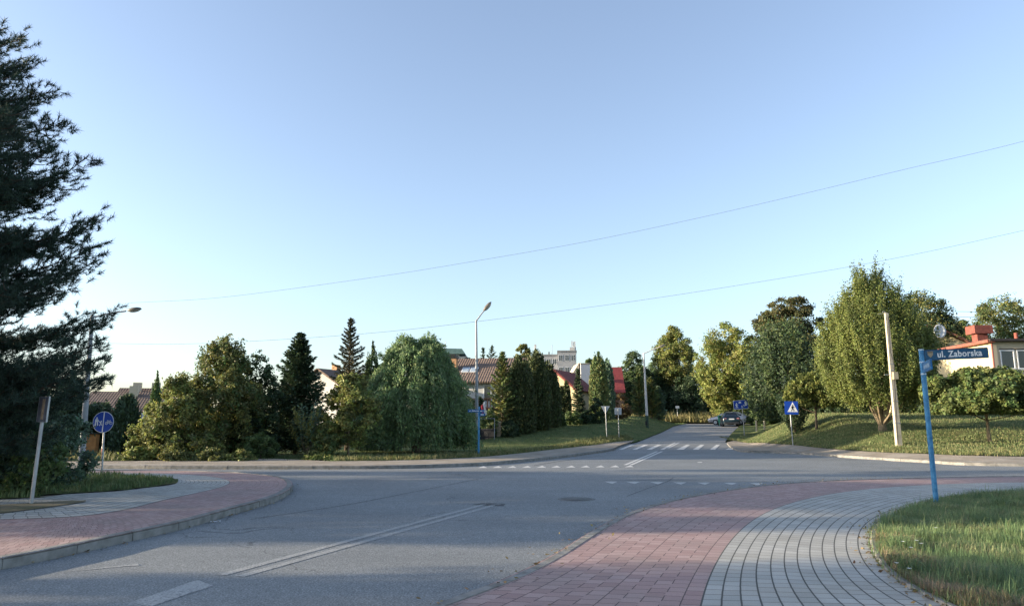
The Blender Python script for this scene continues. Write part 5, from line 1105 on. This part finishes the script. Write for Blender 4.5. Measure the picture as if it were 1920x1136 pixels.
# white shed roofed house behind it
d = 112; bz = 1.6; a_ = at(1072, 700, d); b_ = at(1107, 700, d); zt = at(1090, 680, d).z-bz; zl = at(1072, 702, d).z-bz; zr_ = at(1100, 684, d).z-bz
t = thing('modern_house', 'white house with steep single pitch walls behind the yellow gable', 'house', (a_.x, d, bz), R(3)); wd = b_.x-a_.x
MB().add([(0, 0, -.5), (wd*.4, 0, -.5), (wd*.4, 0, zt), (0, 0, zl), (0, 6, -.5), (wd*.4, 6, -.5), (wd*.4, 6, zt), (0, 6, zl)], [(0, 1, 2, 3), (7, 6, 5, 4), (1, 5, 6, 2), (0, 3, 7, 4), (3, 2, 6, 7)]).build('gable_wall', CRM, t)
MB().box((wd*.72, 2.6, zr_/2-.2), (wd*.5, 6, zr_+.6)).build('wall', mat('pale_grey_render', (.60, .61, .63), .9, (.52, .53, .55), 1), t)
MB().box((wd*.72, 2.6, zr_+.18), (wd*.54, 6.2, .14)).build('roof', CRM, t)
MB().box((wd*.43, 1.5, zt/2+.8), (.22, 2, zt-1.6)).build('dark_joint', DARK, t); f = MB().box((wd*.435+.2, -.2, zt*.8), (.12, .1, 2.2)).build('downpipe', GREYP, t)
# red roof slab
d = 97; bz = 1.5; a_ = at(1146, 735, d); b_ = at(1166, 690, d+2.5)
t = thing('red_roof_house', 'house whose steep bright red roof shows behind the grey green conifer', 'house', (a_.x, d, bz), 0); h0 = a_.z-bz-.1; h1 = b_.z-bz; wd = b_.x-a_.x
MB().box((wd/2-.6, 2.6, h0/2-.2), (wd+.9, 4.6, h0+.2)).build('wall', mat('dark_timber', (.12, .08, .06), .9), t)  # dark brown timber wall below the red roof
MB().add([(-1.2, -.2, h0), (wd, -.2, h0), (wd, 2.6, h1), (-1.2, 2.6, h1), (-1.2, 5.4, h0), (wd, 5.4, h0), (-1.2, -.2, h0+.12), (wd, -.2, h0+.12), (wd, 2.6, h1+.14), (-1.2, 2.6, h1+.14), (-1.2, 5.4, h0+.12), (wd, 5.4, h0+.12)],
         [(0, 3, 2, 1), (6, 7, 8, 9), (3, 4, 5, 2), (9, 8, 11, 10), (0, 1, 7, 6), (4, 10, 11, 5), (1, 2, 8, 7), (2, 5, 11, 8), (0, 6, 9, 3), (3, 9, 10, 4)]).build('roof', mat('bright_red_roof', (.25, .05, .05), .75, (.20, .04, .04), 3), t)
# apartment block
d = 170; q = d/1362; bz = 3.5
t = thing('apartment_block', 'grey flat roofed apartment block with rooftop aerials', 'apartment block', (at(1050, 700, d).x, d, bz), R(-4)); X = lambda px: (px-1050)*q
for x0, x1, top, y_ in ((1012, 1046, 666, 0), (1046.2, 1081, 660, -1.5)):
    zt = at(1050, top, d).z-bz; MB().box(((X(x0)+X(x1))/2, 6+y_, zt/2-1), (X(x1)-X(x0), 12, zt+2)).build('wall', GRYR, t)
    MB().box(((X(x0)+X(x1))/2, 6+y_, zt+.1), (X(x1)-X(x0)+.3, 12.3, .3)).build('parapet', mat('parapet_grey', (.25, .26, .27), .8), t)
    for fl in range(3):
        for c in range(3): window(t, (X(x0)+(c+.5)*(X(x1)-X(x0))/3, y_-.01, zt-1.5-fl*2.9), 1.0, 1.3)
zt = at(1050, 660, d).z-bz
def rod(x, z0, z1, r=.06): return MB().tube([(x, 3, z0), (x, 3, z1)], r, 6)
rod(X(1035), zt-.8, at(1035, 643, d).z-bz).build('aerial', GREYP, t); rod(X(1029), zt-.8, at(1029, 657, d).z-bz, .15).build('vent_pipe', DARK, t)
m = rod(X(1077), zt, at(1076, 638, d).z-bz, .12)
for dx, dz_ in ((-.4, -.5), (.3, -.6), (.4, -1.9), (-.2, -2.5)): m.box((X(1077)+dx, 2.8, at(1076, 638, d).z-bz+dz_), (.3, .2, 1.3))
m.tube([(X(1066), 3, zt), (X(1077), 3, zt+2)], .05, 5).build('antenna_mast', PALEP, t)
MB().box((X(1074), 3, zt+.8), (1.2, 1, 1.3)).build('antenna_cabinet', WHT, t)
m = MB().tube([(X(1001), 3, 2), (X(1001), 3, at(1001, 646, d).z-bz)], .1, 6); m.box((X(1001)+.2, 2.8, at(1001, 650, d).z-bz), (.5, .3, 1.8)); m.build('antenna_mast', PALEP, t)
# green roofed block, left of it
d = 140; q = d/1362; bz = 3; X = lambda px: (px-855)*q; Z = lambda py: at(855, py, d).z-bz
t = thing('green_roofed_block', 'large pale building with green metal roof behind the willow', 'building', (at(855, 700, d).x, d, bz), 0)
MB().box((X(846), 5, Z(668)/2-.5), (X(876)-X(816), 10, Z(664)+.6)).build('wall', WHT, t); GRN = mat('green_metal', (.12, .20, .18), .6, (.09, .15, .14), 2)
MB().add([(X(822), -.8, Z(664)), (X(872), -.8, Z(664)), (X(866), -.4, Z(654)), (X(824), -.4, Z(653)), (X(822), 11, Z(664)), (X(872), 11, Z(664)), (X(866), 10, Z(654)), (X(824), 10, Z(653))], [(0, 1, 2, 3), (7, 6, 5, 4), (0, 4, 5, 1), (1, 5, 6, 2), (2, 6, 7, 3), (3, 7, 4, 0)]).build('roof', GRN, t)
window(t, (X(853), -.01, Z(671)), 1.6, 1.2, split=2); window(t, (X(836), -.01, Z(671)), 1.6, 1.2, split=2)
MB().tube([(X(832), 3, Z(656)), (X(832), 3, Z(636))], .05, 5).build('aerial', GREYP, t)
MB().box((X(877), 4, Z(672)/2-.3), (X(881)-X(872), 8, Z(668)+.6)).build('annex', GRN, t)
# white gable left of the spruce
d = 66; bz = 1.0; a_ = at(622, 690, d)
t, ro = gable_house('white_house', 'white house with brown roof peeping out between the dark conifer and the spruce', (at(633, 700, d).x, d+4, bz), R(64), 8, 5.4, at(610, 716, d).z-bz-.5, a_.z-bz-.2, WHT, BROWN, .4)
MB().box((-1.0, .6, a_.z-bz+.1), (.6, .6, .9)).build('chimney', BRICK, ro)
# left houses behind the round sign
for i, (px, top, eave, hw_, lb) in enumerate(((222, 737, 770, 46, 'brown roofed house left, partly hidden by the pine'), (262, 730, 768, 34, 'brown roofed house left with white gable wall and two chimneys'))):
    d = 74+i*6; bz = .8; c0 = at(px, top, d); e0 = at(px, eave, d-3)
    t, ro = gable_house('row_house', lb, (c0.x, d+1, bz), R(14), hw_*2*d/1362, 7.5, e0.z-bz, c0.z-bz, (WHT, YEL)[i], BROWN, .5)
    for x_ in ((-.5, 1.4) if i else (1.2,)): MB().box((x_, -.9, c0.z-bz+.1), (.8, .6, 1.3)).build('chimney', CRM, ro)
    window(t, (1.2, -3.76, e0.z-bz-.9), 1.2, 1.0); window(t, (-1.2, -3.76, e0.z-bz-.9), 1.2, 1.0)
# orange board and red post in the left garden
b = B(173, 32.8); t = thing('timber_shed', 'small orange timber panel shed in the dark garden right of the leaning lamp', 'shed', b); s_ = 32.8/1362
MB().box((0, .1, .5), (18*s_*1.2, .25, 1.0)).build('wall', mat('orange_timber', (.42, .20, .07), .8, (.3, .14, .05), 6), t); MB().box((0, .1, 1.04), (.62, .5, .05)).build('roof', DARK, t)
b = B(197, 31.0); t = thing('hydrant_post', 'short red and white post behind the round blue sign', 'post', b); MB().tube([(0, 0, -.1), (0, 0, .45)], .04, 10).build('stake', mat('post_red', (.5, .07, .05), .6), t); MB().tube([(0, 0, .45), (0, 0, .52)], .045, 10).build('band', WHITE, t)
# cream house on the right
dn = 50.0; bz = 2.2; c0 = at(1858, 641, dn); zt = c0.z-bz
t = thing('flat_house', 'cream flat roofed house with wide white windows at the right edge', 'house', (c0.x, dn, bz), R(-2))
MB().box((7, 3.6, zt/2-1), (14, 7.2, zt+2)).build('wall', CRM, t)
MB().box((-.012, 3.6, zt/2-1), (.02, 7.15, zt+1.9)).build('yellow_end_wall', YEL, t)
MB().box((7.1, 3.5, zt+.1), (14.9, 8.0, .16)).build('roof', mat('roof_felt', (.05, .045, .045), .9), t)
MB().box((-.22, 3.6, zt+.03), (.5, 8.0, .2)).build('red_flashing', mat('red_flashing', (.30, .10, .07), .8, (.2, .07, .05), 4), t)
MB().tube([(-.03, -.1, zt), (-.03, -.1, 0)], .06, 8).build('downpipe', mat('downpipe_red', (.22, .07, .06), .6), t)
for x0, x1 in ((1872, 1898), (1903, 1928)):
    w0, w1 = (x0-1858)*dn/1362, (x1-1858)*dn/1362; zc = (at(1885, 658, dn).z+at(1885, 690, dn).z)/2-bz; window(t, ((w0+w1)/2, -.005, zc), w1-w0, at(1885, 658, dn).z-at(1885, 690, dn).z, split=1)
MB().box((2.2, -.05, at(1885, 654.5, dn).z-bz), (3.4, .12, .05)).build('lintel', DARK, t)
MB().box((2.4, -.08, at(1885, 693.5, dn).z-bz), (3.6, .2, .07)).build('sill', WHT, t)
cz_ = zt+.15; VR = mat('red_vent_paint', (.24, .075, .055), .85, (.15, .05, .04), 5)
MB().box((1.95, 4.4, cz_+.55), (.78, .7, 1.4)).build('roof_vent', VR, t); MB().box((1.95, 4.4, cz_+1.25), (1.35, 1.2, .62)).build('vent_cowl', VR, t); MB().box((1.95, 4.4, cz_+.1), (1.3, 1.2, .2)).build('vent_base', VR, t)
MB().tube([(3.75, 3, zt), (3.75, 3, zt+1.0)], .13, 10).build('flue', VR, t); MB().tube([(2.85, 4, zt), (2.85, 4, zt+.65)], .08, 8).build('flue', VR, t)
# tiled house with dish
d = 60; bz = 2.3; c0 = at(1775, 612, d); t, ro = gable_house('tiled_house', 'house with red brown tiled roof and satellite dish behind the big tree', (c0.x-.8, d+3, bz), R(78), 6, 6.0, at(1790, 648, d).z-bz, c0.z-bz, YEL, tile_mat('red_brown_tiles', (.17, .075, .05), (.25, .12, .08)), .4)
dish = MB(); n = 18; vs = [Vector((0, 0, 0))]
dv = at(1761, 621, d-1)-Vector((c0.x-.8, d+3, bz)); M = Matrix.Rotation(R(-78), 3, 'Z'); 
for rr2 in (.2, .4, .52): vs += [Vector((rr2*math.cos(2*math.pi*k/n), .35*rr2*rr2*-1, rr2*math.sin(2*math.pi*k/n)*1.1)) for k in range(n)]
fs = [(0, 1+(k+1) % n, 1+k) for k in range(n)]+[(1+r*n+k, 1+r*n+(k+1) % n, 1+(r+1)*n+(k+1) % n, 1+(r+1)*n+k) for r in range(2) for k in range(n)]
dish.add([M @ (v+dv_) for v in vs for dv_ in (dv,)], fs, True); o = dish.build('satellite_dish', mat('dish_grey', (.55, .58, .62), .5), t); sm = o.modifiers.new('thickness', 'SOLIDIFY'); sm.thickness = .02
o2 = MB().tube([M @ dv, M @ (dv+Vector((0, .5, -.5)))], .03, 6).build('dish_arm', GREYP, o)
# white and teal kiosk glimpsed behind the big tree
d = 49; b = B(1724, d); z_ = at(1724, 742, d).z-b.z; t = thing('garden_shed', 'white and teal shed glimpsed between the big tree and the blue post', 'shed', b)
MB().box((0, 1, z_/2), (1.3, 2, z_)).build('wall', WHT, t); MB().box((-.45, -.02, z_*.35), (.5, .04, z_*.7)).build('door', mat('teal_door', (.10, .35, .33), .6), t); MB().box((0, .9, z_+.04), (1.5, 2.4, .08)).build('roof', GREYP, t)

# ------------------------------------------------------------------ cars and bin
def car(name, label, loc, rz, body_m, plate=True, suv=False, tail=True):
    """x = right, y = forward (rear at y=0)"""
    t = thing(name, label, 'car', loc, rz)
    #   y, zbot, zbelt, ztop, wbelt, wtop
    S = [(0.0, .42, .80, .84, .74, .70), (.08, .34, .93, .97, .84, .76), (.35, .30, 1.00, 1.12, .88, .70), (.80, .28, 1.0, 1.42, .89, .60), (1.4, .28, .98, 1.49, .90, .62), (2.2, .28, .96, 1.48, .90, .63), (2.8, .28, .95, 1.30, .90, .66), (3.25, .28, .93, .99, .89, .72), (3.9, .30, .82, .86, .86, .70), (4.25, .34, .66, .70, .78, .62), (4.32, .42, .60, .62, .66, .55)]
    mb = MB(); rings = []
    for y, zb, zm, zt, wb, wt in S: rings.append([(-wt*.75, y, zt), (-wt, y, zt-.04), (-wb, y, zm), (-wb-.01, y, (zb+zm)/2), (-wb+.04, y, zb), (wb-.04, y, zb), (wb+.01, y, (zb+zm)/2), (wb, y, zm), (wt, y, zt-.04), (wt*.75, y, zt)])
    n = 10; vs = [p for r in rings for p in r]; fs = [(i*n+k, i*n+(k+1) % n, (i+1)*n+(k+1) % n, (i+1)*n+k) for i in range(len(S)-1) for k in range(n)]+[tuple(range(n))[::-1], tuple(range((len(S)-1)*n, len(S)*n))]
    mb.add(vs, fs, True); bo = mb.build('body', body_m, t)
    def pane(a, b, c, d, nrm, nm):
        a, b, c, d = map(Vector, (a, b, c, d)); m = (a+b+c+d)/4; o = Vector(nrm).normalized()*.012
        pts = [m+(p-m)*.86+o for p in (a, b, c, d)]; return MB().add(pts+[p-o*.8 for p in pts], [(0, 1, 2, 3), (7, 6, 5, 4), (0, 4, 5, 1), (1, 5, 6, 2), (2, 6, 7, 3), (3, 7, 4, 0)]).build(nm, CARGLASS, t)
    pane((-.70, .33, 1.08), (.70, .33, 1.08), (.58, .80, 1.43), (-.58, .80, 1.43), (0, -1, .9), 'rear_window')
    pane((-.64, 2.85, 1.29), (.64, 2.85, 1.29), (.70, 3.25, 1.0), (-.70, 3.25, 1.0), (0, 1, 1), 'windscreen')
    for sx in (-1, 1):
        for (y0, zl0, zt0, w0, y1, zl1, zt1, w1) in ((.55, 1.0, 1.22, .67, 1.35, .99, 1.45, .62), (1.42, .99, 1.45, .62, 2.15, .97, 1.45, .63), (2.22, .97, 1.45, .64, 2.95, .95, 1.16, .70)):
            pane((sx*.885, y0, zl0+.01), (sx*.89, y1, zl1+.01), (sx*(w1+.01), y1, zt1-.05), (sx*(w0+.01), y0, zt0-.05), (sx, 0, .45), 'side_window')
        MB().box((sx*.98, 2.75, 1.0), (.16, .1, .12), bev=.02).build('wing_mirror', body_m, t)
        MB().prism([(sx*.50-(.22 if sx < 0 else -.0), .80), (sx*.50+(.22 if sx > 0 else .0), .80), (sx*.50+(.24 if sx > 0 else 0), .93), (sx*.50-(.24 if sx < 0 else 0), .93)], -.01, .10).build('tail_light', mat('tail_lens', (.55, .35, .38), .25, (.4, .1, .1), 9), t)
        MB().box((sx*.60, 4.24, .60), (.24, .14, .12), bev=.02).build('headlight', mat('head_lens', (.7, .72, .75), .15), t)
        for y in (.78, 3.42):
            w_ = MB().tube([(sx*.70, y, .31), (sx*.90, y, .31)], .31, 22).build('wheel', mat('tyre', (.015, .015, .016), .8), t); MB().tube([(sx*.895, y, .31), (sx*.91, y, .31)], .19, 14).build('rim', GALV, w_)
    MB().box((0, -.02, .40), (1.5, .12, .22), bev=.03).build('bumper', mat('bumper_grey', (.018, .022, .028), .6), t)
    if plate: MB().box((0, -.02, .80), (.50, .03, .12)).build('number_plate', WHITE, t)
    return t
bx, by = hit(1372.5, 800.5); car('parked_car', 'dark blue car parked with its rear to the viewer', (bx, by, H(bx, by)+.01), R(-12), mat('dark_blue_paint', (.006, .022, .035), .3, coat=.35, spec=.5))
x, y = 26.3, 80.6; car('parked_car', 'silver car standing sideways behind the dark blue one, nose in the sun', (x, y, H(x, y)+.02), R(62), mat('silver_paint', (.42, .43, .46), .3, metal=.3, coat=.4))
x, y = at(1353, 794, 77).xy; t = thing('wheelie_bin', 'green wheeled bin at the left side of the dark car', 'bin', (x, y, H(x, y)+.01)); GB = mat('bin_green', (.03, .26, .17), .5, (.02, .2, .13), 4)
MB().add([(-.22, -.26, .05), (.22, -.26, .05), (.22, .26, .05), (-.22, .26, .05), (-.29, -.36, 1.0), (.29, -.36, 1.0), (.29, .36, 1.0), (-.29, .36, 1.0)], [(3, 2, 1, 0), (4, 5, 6, 7), (0, 1, 5, 4), (1, 2, 6, 5), (2, 3, 7, 6), (3, 0, 4, 7)]).build('body', GB, t)
MB().box((0, -.02, 1.05), (.64, .80, .09), bev=.03).build('lid', GB, t)
for sx in (-1, 1): MB().tube([(sx*.22, .28, .1), (sx*.27, .28, .1)], .1, 12).build('wheel', DARK, t)
# litter on the left kerb
x, y = hit(404, 977); o = MB().box((0, 0, .008), (.16, .05, .012), rz=.3).build('paper_scrap', WHITE); o.location = (x, y, 0.0); tag(o, 'white scrap of paper in the gutter of the left kerb', 'litter')

# dry leaves and grit gathered along the kerbs
def litter(name, line, n, spread, z, label, seed):
    global rng; rng = np.random.default_rng(seed); a = np.array(line); i = rng.integers(0, len(a), n); P = a[i]+rng.normal(size=(n, 2))*spread*rng.random((n, 1))
    C = np.stack([P[:, 0], P[:, 1], np.array([H(x, y) for x, y in P])+z+rng.uniform(.004, .02, n)], 1)
    N_ = unit(rng.normal(size=(n, 3))*.35+[0, 0, 1]); D, U = frames(N_); L = rng.uniform(.02, .06, n)
    o = leaf_mesh(name, C, D, U, L, L*.6, tints(n, [(.22, .15, .07), (.14, .10, .05), (.28, .22, .10)], .3), LEAF, None); tag(o, label, None, None, 'stuff'); o['category'] = 'leaf litter'
litter('leaf_litter', [p for p in near_l if p[0] > -9], 500, .18, .0, 'dry leaves in the gutter of the left kerb', 401)
litter('leaf_litter', [p for p in greyin if 4.8 < p[1] < 16], 900, .16, .125, 'dry leaves along the grass edge of the right pavement', 402)
litter('leaf_litter', [p for p in near_r if 4 < p[1] < 20], 350, .35, .125, 'scattered bits on the red pavement', 403)
litter('leaf_litter', [p for p in far_edge if p[0] > -25], 1500, .3, .0, 'debris along the far kerb', 404)
